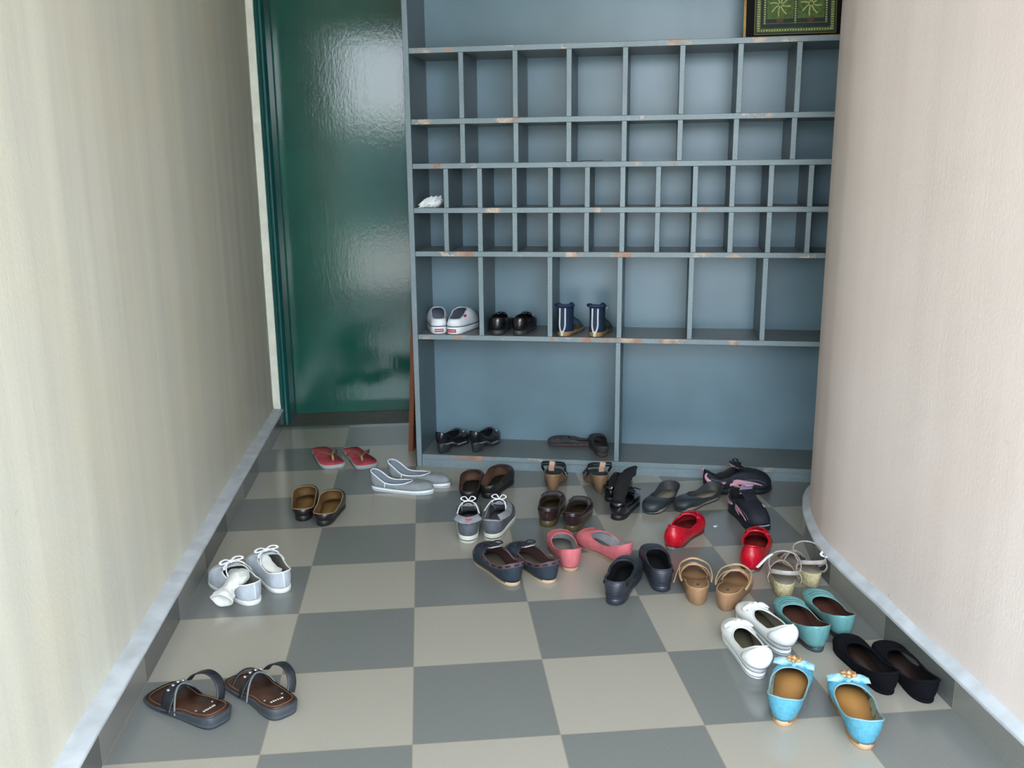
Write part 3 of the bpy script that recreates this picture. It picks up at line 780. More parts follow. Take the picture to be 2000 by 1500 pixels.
for key, foot, lab in (('tanin_a', 'L', 'dark brown slip-on with tan inside, left of its pair beside the left wall'), ('tanin_b', 'R', 'dark brown slip-on with tan inside and pale heel rim, right of its pair')):
    r, s = simple(key, foot, lab, 'slip_on_shoe', 'shoe', G_, .232, .094, mat('dark_plum_leather', (0.028, 0.016, 0.020), 0.25, var=0.4, vscale=30), mat('tan_brown_lining', (0.215, 0.118, 0.040), 0.6, var=0.3, vscale=20), mat('tan_rim', (0.33, 0.21, 0.11), 0.6),
        mat('dark_sole', (0.012, 0.012, 0.014), 0.5), mat('tan_brown_insole', (0.235, 0.130, 0.040), 0.6, var=0.3, vscale=20), ((0, .020), (.35, .017), (1, .011)), ((0, 0), (1, 0)), BASE, (.015, .80), 1.16,
        ((0, .044), (.2, .040), (.5, .044), (.8, .060), (1, .062)), .042, .0015, mat('tan_rim', (0.33, 0.21, 0.11), 0.6), .0015)
# ---- red flip-flops
def flip(key, foot, label):
    r = root(key, 'flip_flop', label, 'flip-flop', 'red flip-flops')
    s = Shoe(.245, .098, foot, ((0, .020), (.5, .017), (1, .016)), SQUARE, bw=1.0)
    s.sole(r, [mat('pale_foam_side', (0.42, 0.46, 0.46), 0.6, var=0.2)], ((0, 0), (1, 0)), .0, tap=lambda a: (.97, 0))
    s.insole(r, mat('red_footbed', (0.66, 0.085, 0.115), 0.65, var=0.35, vscale=26, bump=0.5, bscale=300), .0022, (.97, .95), 'footbed')
    st = mat('dull_gold_strap', (0.20, 0.155, 0.07), 0.4, var=0.3)
    sg = 1 if foot == 'R' else -1
    tp = (.190, .010*sg, .020)
    bm = bmesh.new()
    for q in (-1, 1): ribbon(bm, [tp, (.183, .010*sg, .036), (.160, q*.020, .046), (.128, q*.038, .040), (.100, q*.045, .018)], .008, .003, lambda p, t: Vector((0, p.y*.6, 1)))
    link('thong_strap', bm, st, r)
    bm = bmesh.new(); tube(bm, [(.190, .010*sg, .014), (.189, .010*sg, .026), (.184, .010*sg, .037)], .0035, 3); link('toe_post', bm, mat('tan_post', (0.42, 0.25, 0.12), 0.5), r)
    return r
flip('flip_a', 'R', 'red flip-flop standing alone on the tiles before the green door, left of its mate')
flip('flip_b', 'L', 'red flip-flop partly hidden behind the pale grey slip-ons, before the plank')
# ---- pale grey slip-ons with white piping
G_ = 'pale grey slip-on shoes with white piping'
for key, foot, lab in (('slip_a', 'R', 'pale grey slip-on with white piping, the nearer one of its pair'), ('slip_b', 'L', 'pale grey slip-on with white piping nearer the rack, behind its mate')):
    gm = mat('pale_grey_canvas', (0.30, 0.33, 0.345), 0.8, var=0.18, vscale=60, bump=0.6, bscale=500)
    wp = mat('white_piping', (0.84, 0.86, 0.90), 0.6)
    r, s = simple(key, foot, lab, 'slip_on_shoe', 'shoe', G_, .238, .084, gm, mat('grey_lining', (0.22, 0.25, 0.29), 0.8), wp,
        [mat('white_sole_rubber', (0.80, 0.82, 0.84), 0.45), mat('dark_sole_line', (0.03, 0.06, 0.09), 0.5)], mat('grey_insole', (0.24, 0.27, 0.31), 0.8), ((0, .016), (.5, .012), (1, .016)), ((0, 0), (1, .0)), POINT, (.012, .66), .92,
        ((0, .070), (.12, .064), (.34, .036), (.55, .031), (.8, .034), (1, .040)), .026, .002, wp, .0024, bands=((0, 0), (.35, 0)))
    bm = bmesh.new(); h = s.N//2
    for side in (1, -1): s.line(bm, [((side*13) % s.N, 1.0), ((side*11) % s.N, .55), ((side*10) % s.N, .08)], .0035, .0012, .0012)
    s.line(bm, [(0, .05), (0, .95)], .003, .001, .001)
    link('piping', bm, wp, r)
# ---- dark shoes with brown lining against the rack
G_ = 'blackish shoes with brown lining'
for key, foot, lab in (('dkbrown_a', 'L', 'blackish slip-on with brown lining, left of its pair behind the grey sneakers'), ('dkbrown_b', 'R', 'blackish slip-on with brown lining, right of its pair close to rack plinth')):
    r, s = simple(key, foot, lab, 'slip_on_shoe', 'shoe', G_, .235, .094, mat('black_brown_leather', (0.022, 0.020, 0.019), 0.42, var=0.4, vscale=30), mat('brown_lining', (0.165, 0.082, 0.052), 0.75, var=0.25), mat('brown_rim', (0.10, 0.055, 0.04), 0.6),
        mat('dark_sole', (0.012, 0.012, 0.014), 0.5), mat('black_insole', (0.020, 0.018, 0.017), 0.7), ((0, .022), (.35, .018), (1, .012)), ((0, 0), (1, 0)), BASE, (.015, .74), 1.1,
        ((0, .048), (.2, .050), (.5, .058), (.8, .068), (1, .070)), .045, .001, mat('black_piping', (0.03, 0.022, 0.02), 0.5), .0018)
# ---- grey lace-up sneakers
def sneaker_grey(key, foot, label, flap):
    r = root(key, 'lace_up_sneaker', label, 'sneaker', 'grey lace-up sneakers')
    s = Shoe(.25, .098, foot, ((0, .026), (.5, .022), (1, .020)), BASE, (.015, .60), 1.0, ((0, .078), (.12, .072), (.35, .064), (.6, .074), (.85, .084), (1, .080)), toeh=.036, bw=.95)
    up = mat('slate_grey_canvas', (0.120, 0.130, 0.160), 0.75, var=0.25, vscale=40, bump=0.5, bscale=400); lt = mat('light_grey_collar', (0.255, 0.265, 0.285), 0.85, var=0.3, vscale=40, bump=0.4)
    s.upper(r, [up, lt, lt], .003)
    s.sole(r, [mat('cream_sole_rubber', (0.70, 0.70, 0.60), 0.5, var=0.12), mat('dark_green_line', (0.02, 0.035, 0.035), 0.5)], ((0, 0), (1, 0)), .0035, ((0, 0), (.42, 0)))
    s.insole(r, mat('grey_footbed', (0.20, 0.20, 0.22), 0.9))
    bm = bmesh.new(); s.line(bm, [(-9, .90), (-5, .88), (0, .90), (5, .88), (9, .90)], .0022, .001, .0012); link('heel_piping', bm, mat('pinkish_piping', (0.55, 0.42, 0.38), 0.7), r)
    sg = 1 if foot == 'R' else -1
    # soft collar flopping outward
    bm = bmesh.new()
    if flap:
        ribbon(bm, [(.020, .040, .088), (.004, .024, .086), (-.004, 0, .084), (.004, -.024, .086), (.020, -.040, .088)], .026, .006, lambda p, t: Vector((-1, 0, .9)))
    else:
        ribbon(bm, [(.015, -.026, .082), (.045, -.042, .082), (.085, -.045, .080), (.125, -.040, .088), (.150, -.028, .092)], .024, .005, lambda p, t: Vector((0, -1, .8)))
    for v in bm.verts: v.co += Vector((0, 0, .003))*noise.noise(v.co*90)
    link('collar', bm, lt, r)
    bm = bmesh.new(); ribbon(bm, [(.180, 0, .052), (.150, 0, .074), (.120, 0, .090), (.100, 0, .098)], .044, .005, lambda p, t: Vector((.5, 0, 1))); link('tongue', bm, lt, r)
    wl = mat('white_lace', (0.82, 0.82, 0.86), 0.7)
    bm = bmesh.new()
    for x, z in ((.178, .061), (.160, .074), (.142, .086)): ribbon(bm, [(x, -.026, z-.010), (x-.002, 0, z+.004), (x, .026, z-.010)], .006, .002)
    for q in (-1, 1): ribbon(bm, [(.138, q*.004, .100), (.120, q*.022, .100), (.098, q*.032, .090), (.072, q*.038, .080)], .0075, .0026, lambda p, t: Vector((0, p.y, .04)))
    lace_bow(bm, (.138, 0, .102), .85, .006); link('laces', bm, wl, r)
    if flap:
        bm = bmesh.new(); ribbon(bm, [(-.0075, -.014, .090), (-.010, -.004, .088), (-.0095, .006, .091)], .005, .0015, lambda p, t: Vector((-1, 0, .9))); link('tab', bm, mat('crimson_tab', (0.60, 0.02, 0.06), 0.6), r)
    return r
sneaker_grey('grey_a', 'L', 'grey lace-up sneaker with collar folded over its heel and small crimson tab', True)
sneaker_grey('grey_b', 'R', 'grey lace-up sneaker with big white bow, right of its mate', False)
# ---- tan wedge sandals with black straps
def wedge(key, foot, label):
    r = root(key, 'wedge_sandal', label, 'sandal', 'tan wedge sandals with black straps')
    zs = ((0, .066), (.22, .060), (.6, .026), (.8, .019), (1, .020))
    s = Shoe(.214, .086, foot, zs, bw=1.0)
    tn = mat('tan_wedge', (0.27, 0.160, 0.085), 0.42, var=0.3, vscale=18)
    s.sole(r, [tn], ((0, 0), (.24, .0), (.34, .014), (.50, .010), (.62, 0), (1, .002)), .0, tap=lambda a: ((.50+.5*min(max((a-.28)/.3, 0), 1)), .014*(1-min(a/.3, 1))), name='wedge')
    s.insole(r, mat('black_footbed', (0.02, 0.02, 0.022), 0.5, var=0.3), .002, (.94, .88), 'footbed')
    bk = mat('black_strap', (0.012, 0.012, 0.014), 0.4)
    gb = mat('grey_strap_edge', (0.20, 0.20, 0.20), 0.5)
    for k, (x, z, h) in enumerate(((.180, .016, .030), (.160, .020, .036), (.138, .026, .040))):
        bm = bmesh.new(); ribbon(bm, arch(x, .041, z, x-.012, -.041, z, h, 8), .014, .0025, outn(0, z-.015)); link('strap', bm, bk, r)
        bm = bmesh.new(); ribbon(bm, arch(x-.009, .0415, z, x-.021, -.0415, z, h+.001, 8), .0022, .003, outn(0, z-.015)); link('strap_edge', bm, gb, r)
    # heel sling: high ring of thin straps with a tan patch
    for h, xo in ((.046, 0), (.036, .003)):
        bm = bmesh.new(); ribbon(bm, [(.095, .036, .050), (.060, .041, .062+h*.45), (.022, .034, .064+h*.85), (.000+xo, .016, .066+h), (-.004+xo, 0, .066+h), (.000+xo, -.016, .066+h), (.022, -.034, .064+h*.85), (.060, -.041, .062+h*.45), (.095, -.036, .050)], .007, .002, lambda p, t: Vector((p.x-.05, p.y, .012)))
        link('heel_strap', bm, bk, r)
    bm = bmesh.new(); ribbon(bm, [(-.003, -.002, .064+.052), (-.0065, 0, .105), (-.003, .002, .094), (.001, .002, .082)], .019, .003, lambda p, t: Vector((-1, 0, .1))); link('patch', bm, mat('pale_tan_patch', (0.50, 0.31, 0.22), 0.6), r)
    return r
wedge('wedge_a', 'R', 'tan wedge sandal with black straps, left of its pair below the rack')
wedge('wedge_b', 'L', 'tan wedge sandal with black straps, right of its pair beside black patent shoes')
# ---- glossy brown loafers with gathered tops
G_ = 'glossy brown loafers with gathered fronts'
for key, foot, lab in (('stud_a', 'L', 'glossy brown loafer with gathered front, left of its pair'), ('stud_b', 'R', 'glossy brown loafer with gathered front, right of its pair behind the pink loafers')):
    bl = mat('glossy_brown_leather', (0.040, 0.019, 0.020), 0.18, var=0.35, vscale=24, coat=0.4)
    r, s = simple(key, foot, lab, 'loafer', 'shoe', G_, .238, .098, bl, mat('olive_lining', (0.060, 0.040, 0.018), 0.7), bl,
        mat('olive_brown_sole', (0.110, 0.078, 0.032), 0.35, var=0.3), mat('olive_insole', (0.085, 0.055, 0.020), 0.7, var=0.3), ((0, .022), (.35, .018), (1, .012)), ((0, 0), (1, 0)), BASE, (.015, .66), .95,
        ((0, .068), (.2, .058), (.5, .050), (.8, .056), (1, .060)), .040, .0005, mat('matte_brown_collar', (0.036, 0.020, 0.022), 0.5), .0032)
    h = s.N//2
    bm = bmesh.new()
    for q in range(-9, 10):
        p = s.ev(h+q*1.05, .66, .001); blob(bm, p, (.0048, .0034, .0036), 2)
    link('gathering', bm, bl, r)
    bm = bmesh.new(); s.line(bm, [(-12, .72), (-6, .70), (0, .70), (6, .70), (12, .72)], .003, .0012, .0012); link('heel_seam', bm, bl, r)
# ---- black patent pair with black socks
G_ = 'black patent shoes'
for key, foot, lab in (('patent_a', 'L', 'black patent shoe wedged behind its mate, next to a tan wedge sandal'), ('patent_b', 'R', 'black patent shoe in front of its mate, with a fringe bow at the toe')):
    pt = mat('black_patent', (0.006, 0.006, 0.008), 0.07, coat=0.8)
    r, s = simple(key, foot, lab, 'patent_shoe', 'shoe', G_, .225, .092, pt, mat('black_lining', (0.010, 0.010, 0.011), 0.8), pt,
        mat('dark_sole', (0.012, 0.012, 0.014), 0.5), mat('black_insole', (0.020, 0.018, 0.017), 0.7), ((0, .018), (.35, .015), (1, .010)), ((0, 0), (1, 0)), BASE, (.015, .62), 1.0,
        ((0, .060), (.2, .052), (.5, .042), (.8, .046), (1, .050)), .034, .0005, pt, .0022)
    bm = bmesh.new(); bow(bm, (.155, 0, .056), .050, .020, .006)
    rnd = random.Random(3)
    for q in range(7):
        yy = -.024+q*.008; tube(bm, [(.160, yy*.3, .055), (.172, yy*.8, .060), (.186+rnd.random()*.008, yy*1.5, .050)], .0018, 4, k=5)
    link('fringe_bow', bm, mat('black_fabric', (0.008, 0.008, 0.009), 0.8), r)
SOCKB = mat('black_sock_knit', (0.009, 0.009, 0.011), 0.9, var=0.3, vscale=60, bump=0.6, bscale=300)
sock('patent_a', [(.045, -.008, .032), (.085, .004, .050), (.120, .006, .070)], ((0, .018), (.5, .022), (1, .014)), 'black sock stuffed in the rear black patent shoe', 'black socks', SOCKB, amp=.3)
sock('patent_b', [(.070, .010, .034), (.100, .014, .055), (.150, .016, .085), (.200, .004, .105), (.228, -.010, .118)], ((0, .020), (.3, .024), (.7, .024), (1, .008)), 'black sock standing up in a point out of the front black patent shoe', 'black socks', SOCKB, amp=.3)
# ---- dark grey rubber flats, toes towards the viewer
G_ = 'dark grey rubber flats facing away from the rack'
for key, foot, lab in (('rubber_a', 'L', 'dark grey rubber flat with round toe, beside the black patent shoes'), ('rubber_b', 'R', 'dark grey rubber flat whose heel lies under the black and pink trainers')):
    rb = mat('dark_grey_rubber', (0.032, 0.040, 0.050), 0.45, var=0.15, vscale=20)
    simple(key, foot, lab, 'rubber_flat', 'shoe', G_, .238, .090, rb, mat('dark_grey_inside', (0.045, 0.045, 0.045), 0.6), rb, rb, mat('greyish_beige_insole', (0.36, 0.32, 0.25), 0.75, var=0.3, vscale=16),
        ((0, .010), (1, .009)), ((0, 0), (1, 0)), BASE, (.004, .66), 1.24, ((0, .056), (.2, .046), (.5, .030), (.8, .034), (1, .040)), .038, -.001, rb, .0026, lift=.012, ins=(.985, 1.06))
# ---- black and pink trainers
def trainer(key, foot, label, tilt=None):
    r = root(key, 'running_shoe', label, 'running shoe', 'black and pink trainers')
    if tilt: r.rotation_euler = (tilt[0], tilt[1], r.rotation_euler[2]); r.location.z += tilt[2]
    s = Shoe(.252, .096, foot, ((0, .024), (.5, .019), (.85, .018), (1, .026)), BASE, (.018, .52), .98, ((0, .084), (.1, .076), (.35, .058), (.6, .064), (.85, .082), (1, .086)), toeh=.042, bw=.94)
    bk = mat('navy_black_mesh', (0.013, 0.014, 0.026), 0.7, var=0.3, vscale=90, bump=0.4, bscale=500); pk = mat('pale_pink_trim', (0.72, 0.36, 0.44), 0.5); li = mat('lilac_lining', (0.40, 0.27, 0.40), 0.85, var=0.2)
    s.upper(r, [bk, mat('black_lining', (0.010, 0.010, 0.011), 0.8), bk], .004)
    s.sole(r, [mat('black_sole_rubber', (0.014, 0.016, 0.026), 0.5), mat('pale_sole_line', (0.45, 0.45, 0.50), 0.5)], ((0, 0), (.35, .002), (.75, 0), (1, .010)), .004)
    s.insole(r, li)
    h = s.N//2
    for side in (1, -1):
        i0 = s.idx(.10, side); g = lambda a: s.idx(a, side)
        bm = bmesh.new(); s.line(bm, [(g(.05), .92), (g(.03), .62), (g(.09), .38), (g(.20), .38), (g(.36), .62)], .011, .0016, .0018, taper=lambda t: .35+.9*math.sin(PI*t)); link('heel_stripe', bm, pk, r)
        bm = bmesh.new(); s.line(bm, [(g(.50), .10), (g(.46), .42), (g(.54), .60), (g(.66), .45), (g(.80), .16)], .015, .0016, .0018, taper=lambda t: .25+1.0*math.sin(PI*min(t*1.1, 1))); link('side_stripe', bm, pk, r)
        bm = bmesh.new(); s.line(bm, [(g(.55), .80), (g(.68), .62), (g(.80), .40), (g(.86), .20)], .0022, .0012, .0014); s.line(bm, [(g(.10), .62), (g(.22), .62), (g(.40), .75)], .002, .0012, .0014); link('grey_seam', bm, mat('grey_seam', (0.13, 0.14, 0.16), 0.6), r)
    bm = bmesh.new(); s.line(bm, [(h-4, .02), (h-2, .02), (h, .02), (h+2, .02), (h+4, .02)], .004, .0015, .003); link('toe_line', bm, mat('pale_sole_line', (0.45, 0.45, 0.50), 0.5), r)
    bm = bmesh.new(); ribbon(bm, [(.190, 0, .060), (.150, 0, .084), (.118, 0, .100), (.100, 0, .108)], .046, .006, lambda p, t: Vector((.5, 0, 1))); link('tongue', bm, [bk], r)
    bm = bmesh.new()
    if key.endswith('b'): ribbon(bm, [(.104, 0, .094), (.100, 0, .110), (.106, 0, .126), (.118, 0, .134), (.128, 0, .130)], .050, .006, lambda p, t: Vector((1, 0, .6)), taper=lambda t: 1-.45*t*t)
    else: ribbon(bm, [(.126, 0, .090), (.108, 0, .099), (.094, 0, .106)], .042, .004, lambda p, t: Vector((.5, 0, 1)))
    link('tongue_lining', bm, li, r)
    bm = bmesh.new()
    for k in range(5):
        x = .190-k*.017; z = .064+k*.0095; ribbon(bm, [(x, -.024, z-.012), (x-.003, 0, z+.004), (x, .024, z-.012)], .006, .0025)
    lace_bow(bm, (.122, 0, .106), 1.2, .002); link('laces', bm, mat('black_lace', (0.012, 0.012, 0.016), 0.7), r)
    bm = bmesh.new(); ribbon(bm, [(-.004, -.012, .090), (-.006, 0, .091), (-.004, .012, .090)], .011, .003, lambda p, t: Vector((-1, 0, .1))); link('heel_tab', bm, pk, r)
    # small pale lettering on the toe side
    bm = bmesh.new(); zc = s.ev(h-5, .62, .0015)
    for k in range(3): s.line(bm, [(h-5.2+k*.5, .66), (h-5.4+k*.5, .56)], .0016, .0006, .0018)
    link('lettering', bm, mat('pale_lettering', (0.7, 0.7, 0.75), 0.5), r)
    return r
trainer('trainer_a', 'R', 'black and pink trainer lying along the rack plinth, toe to the right')
trainer('trainer_b', 'L', 'black and pink trainer with toe towards the viewer, in front of its mate')
# ---- red satin flats
G_ = 'red satin flats'
for key, foot, lab in (('red_a', 'L', 'shiny red satin flat further back, near the rubber flats'), ('red_b', 'R', 'shiny red satin flat further right, near the strappy cork sandals')):
    rs = mat('red_satin', (0.62, 0.004, 0.022), 0.27, var=0.3, vscale=70, bump=0.7, bscale=160, coat=0.1)
    r, s = simple(key, foot, lab, 'ballet_flat', 'shoe', G_, .238, .106, rs, mat('dark_red_lining', (0.24, 0.012, 0.018), 0.5), rs, mat('grey_thin_sole', (0.20, 0.18, 0.17), 0.6), mat('maroon_insole', (0.26, 0.030, 0.024), 0.4, var=0.3),
        ((0, .010), (1, .008)), ((0, 0), (1, 0)), POINT, (.07, .72), .96, ((0, .074), (.2, .060), (.5, .042), (.8, .048), (1, .060)), .040, -.001, rs, .0034, lift=.016, ins=(.985, 1.08), bw=.76, rimh=[0, .085, .155, .22, .27, .305, .335, .345, .31, .24, .135, 0])
    bm = bmesh.new(); h = s.N//2
    for q in (-1, 1): s.line(bm, [(h+q*7, .98), (h+q*4, .86), (h+q*1, .72), (h-q*2, .60)], .014, .004, .003, taper=lambda t: 1.1-.5*t)
    for v in bm.verts: v.co.z += .003*noise.noise(v.co*120)
    link('folded_trim', bm, rs, r)
    bm = bmesh.new(); ribbon(bm, [(.108, -.026, .0258), (.114, 0, .0260), (.108, .026, .0258)], .0016, .0006); link('insole_seam', bm, mat('pale_red_seam', (0.42, 0.10, 0.07), 0.5), r)
# ---- dark rubber clogs
def clog(key, foot, label):
    cr = mat('dark_slate_rubber', (0.030, 0.036, 0.048), 0.38, var=0.15, vscale=14)
    r, s = simple(key, foot, label, 'rubber_clog', 'shoe', 'dark slate rubber clogs', .246, .096, cr, mat('near_black_inside', (0.008, 0.008, 0.010), 0.7), cr, cr, mat('near_black_insole', (0.008, 0.008, 0.010), 0.7),
        ((0, .020), (.5, .017), (1, .018)), ((0, .002), (.1, 0), (1, .004)), BASE, (.03, .66), 1.02, ((0, .070), (.2, .068), (.5, .060), (.8, .066), (1, .072)), .048, .002, cr, .0022, thick=.005, bulge=.003)
    bm = bmesh.new()
    for k in range(5): s.line(bm, [(-1.7, .26+k*.145), (0, .25+k*.145), (1.7, .26+k*.145)], .0024, .0022, .0008)
    link('heel_rib', bm, cr, r)
    bm = bmesh.new(); s.line(bm, [(-15, .06), (-8, .06), (0, .07), (8, .06), (15, .06)], .004, .003, .001); link('sole_ridge', bm, cr, r)
    hm = mat('vent_black', (0.002, 0.002, 0.003), 0.8)
    for side in (1, -1):
        bm = bmesh.new(); p = s.ev(side*7.5 % s.N, .70, .0008); blob(bm, p, (.0065, .0022, .0065), 2); link('strap_rivet', bm, hm, r)
        bm = bmesh.new()
        for a in (.50, .58, .66): p = s.ev(s.idx(a, side), .62, .0004); blob(bm, p, (.006, .0016, .004), 2)
        link('vent', bm, hm, r)
    return r
clog('croc_a', 'L', 'dark slate rubber clog, left and nearer of its pair, open heel to viewer')
clog('croc_b', 'R', 'dark slate rubber clog, right and further of its pair beside tan sandals')
# ---- pink loafers
G_ = 'pink loafers'
for key, foot, lab in (('pink_a', 'L', 'pink loafer with its heel to the viewer, beside the navy boat shoe'), ('pink_b', 'R', 'pink loafer seen from its side, heel behind the rubber clog')):
    pm = mat('salmon_pink_suede', (0.66, 0.165, 0.185), 0.75, var=0.16, vscale=50, bump=0.35, bscale=400)
    r, s = simple(key, foot, lab, 'loafer', 'shoe', G_, .240, .092, pm, mat('greyish_white_lining', (0.45, 0.45, 0.48), 0.8, var=0.2), pm, mat('peach_sole', (0.50, 0.30, 0.20), 0.6), mat('grey_beige_insole', (0.30, 0.27, 0.22), 0.85, var=0.15),
        ((0, .012), (1, .009)), ((0, 0), (1, 0)), BASE, (.008, .68), 1.08, ((0, .070), (.2, .058), (.5, .044), (.8, .050), (1, .056)), .036, -.001, pm, .0022)
    h = s.N//2; bm = bmesh.new()
    for q in range(-6, 7): s.line(bm, [(h+q*1.3, .52), (h+q*1.25, .64)], .0035, .0022, .0012, m=2)
    s.line(bm, [(h-9, .58), (h-5, .60), (h, .62), (h+5, .60), (h+9, .58)], .0022, .0014, .001)
    link('moccasin_seam', bm, pm, r)
    bm = bmesh.new(); s.line(bm, [(0, .04), (0, .96)], .0016, .001, .0008); s.line(bm, [(-3, .97), (0, .955), (3, .97)], .0024, .0012, .0012); link('heel_seam', bm, pm, r)
# ---- navy boat shoes
G_ = 'navy boat shoes'
for key, foot, lab in (('boat_a', 'L', 'navy boat shoe with laced brown collar, left of its pair'), ('boat_b', 'R', 'navy boat shoe with laced brown collar, right of its pair beside pink loafer')):
    nv = mat('navy_nubuck', (0.022, 0.036, 0.055), 0.65, var=0.2, vscale=30, bump=0.3); mv = mat('mauve_brown_band', (0.105, 0.062, 0.072), 0.6); dl = mat('dark_navy_lace', (0.010, 0.012, 0.020), 0.6)
    r, s = simple(key, foot, lab, 'boat_shoe', 'shoe', G_, .246, .096, nv, mat('maroon_brown_lining', (0.075, 0.032, 0.028), 0.7), mat('grey_piping', (0.40, 0.38, 0.40), 0.7), mat('peach_beige_sole', (0.55, 0.38, 0.25), 0.6), mat('taupe_insole', (0.19, 0.155, 0.11), 0.8, var=0.4, vscale=14),
        ((0, .012), (1, .010)), ((0, 0), (1, 0)), BASE, (.008, .67), 1.06, ((0, .070), (.2, .055), (.5, .044), (.8, .052), (1, .060)), .038, -.001, mv, .0016)
    h = s.N//2
    bm = bmesh.new(); s.line(bm, [(h-24+k*2, .87 if abs(k-12) > 4 else .80) for k in range(0, 25)] if False else [(i, .86) for i in range(-22, 23, 4)], .013, .0014, .0012); link('collar_band', bm, mv, r)
    bm = bmesh.new()
    for i in range(-20, 21, 4): s.line(bm, [(i-1.1, .86), (i+1.1, .86)], .005, .0016, .0026, m=2)
    link('side_lace', bm, dl, r)
    bm = bmesh.new(); s.line(bm, [(h-10, .40), (h-6, .52), (h, .58), (h+6, .52), (h+10, .40)], .004, .002, .0014); link('moccasin_seam', bm, mv, r)
    bm = bmesh.new(); lace_bow(bm, (.158, 0, .066), 1.1, .0); ribbon(bm, [(.150, -.026, .056), (.152, 0, .066), (.150, .026, .056)], .006, .003); link('laces', bm, dl, r)
    bm = bmesh.new(); ribbon(bm, [(.168, 0, .056), (.150, 0, .062), (.128, 0, .070)], .036, .003, lambda p, t: Vector((.4, 0, 1))); link('tongue', bm, mat('greyish_white_lining', (0.45, 0.45, 0.48), 0.8, var=0.2), r)
# ---- tan strappy sandals
def tan_sandal(key, foot, label):
    r = root(key, 'strappy_wedge', label, 'sandal', 'tan strappy sandals')
    zs = ((0, .050), (.25, .044), (.62, .022), (1, .016)); s = Shoe(.236, .088, foot, zs, bw=1.0)
    tn = mat('tan_leather', (0.40, 0.215, 0.105), 0.38, var=0.2, vscale=18, coat=0.15)
    s.sole(r, [mat('tan_heel', (0.36, 0.20, 0.105), 0.45, var=0.25, vscale=16)], ((0, 0), (.26, 0), (.38, .006), (.55, .002), (.62, 0), (1, .001)), .001, tap=lambda a: (.74+.24*min(a/.5, 1), .008*(1-min(a/.4, 1))), name='wedge')
    fb = s.insole(r, mat('tan_footbed', (0.275, 0.150, 0.070), 0.5, var=0.25, vscale=12), .002, (.97, .96), 'footbed')
    bm = bmesh.new(); tube(bm, [Vector((s.L*.5+(p.x-s.L*.5)*.975, p.y*.965, s.zs(p.x/s.L)+.0018)) for p in s.P], .0014, 1, True, 6); link('footbed_rim', bm, mat('light_tan_strap', (0.56, 0.36, 0.20), 0.45, var=0.15), fb)
    bm = bmesh.new(); blob(bm, (.038, 0, s.zs(.16)+.0024), (.005, .0035, .0008), 2); link('stamped_mark', bm, mat('dark_stamp', (0.02, 0.015, 0.012), 0.5), fb)
    sg = 1 if foot == 'R' else -1
    st = mat('light_tan_strap', (0.56, 0.36, 0.20), 0.45, var=0.15)
    bm = bmesh.new(); ribbon(bm, arch(.185, .040, .014, .165, -.042, .016, .034, 9), .016, .0026, outn(0, 0)); link('toe_strap', bm, tn, r)
    bm = bmesh.new(); ribbon(bm, arch(.160, .042, .018, .185, -.040, .014, .036, 9), .012, .0026, outn(0, 0)); link('cross_strap', bm, st, r)
    bm = bmesh.new(); ribbon(bm, [(.075, .040, .040), (.105, .045, .048), (.158, .038, .056), (.186, 0, .060), (.158, -.038, .056), (.105, -.045, .048), (.075, -.040, .040)], .0055, .0028, lambda p, t: Vector((-.6, p.y*20, .5))); link('ankle_strap', bm, st, r)
    bm = bmesh.new(); ribbon(bm, [(.085, .041, .038), (.112, .041, .042), (.150, .031, .047), (.168, 0, .050), (.150, -.031, .047), (.112, -.041, .042), (.085, -.041, .038)], .0045, .0024, lambda p, t: Vector((-.6, p.y*20, .5))); link('ankle_strap', bm, st, r)
    if key == 'tan_a':
        bm = bmesh.new(); ribbon(bm, [(.145, .041, .057), (.112, .051, .050), (.084, .058, .044), (.066, .062, .040)], .008, .0026, lambda p, t: Vector((0, 1, .4))); link('strap_end', bm, st, r)
    return r
tan_sandal('tan_a', 'L', 'tan strappy wedge sandal beside the rubber clog, loose strap end poking out left')
tan_sandal('tan_b', 'R', 'tan strappy wedge sandal, right of its mate and left of the red flat')
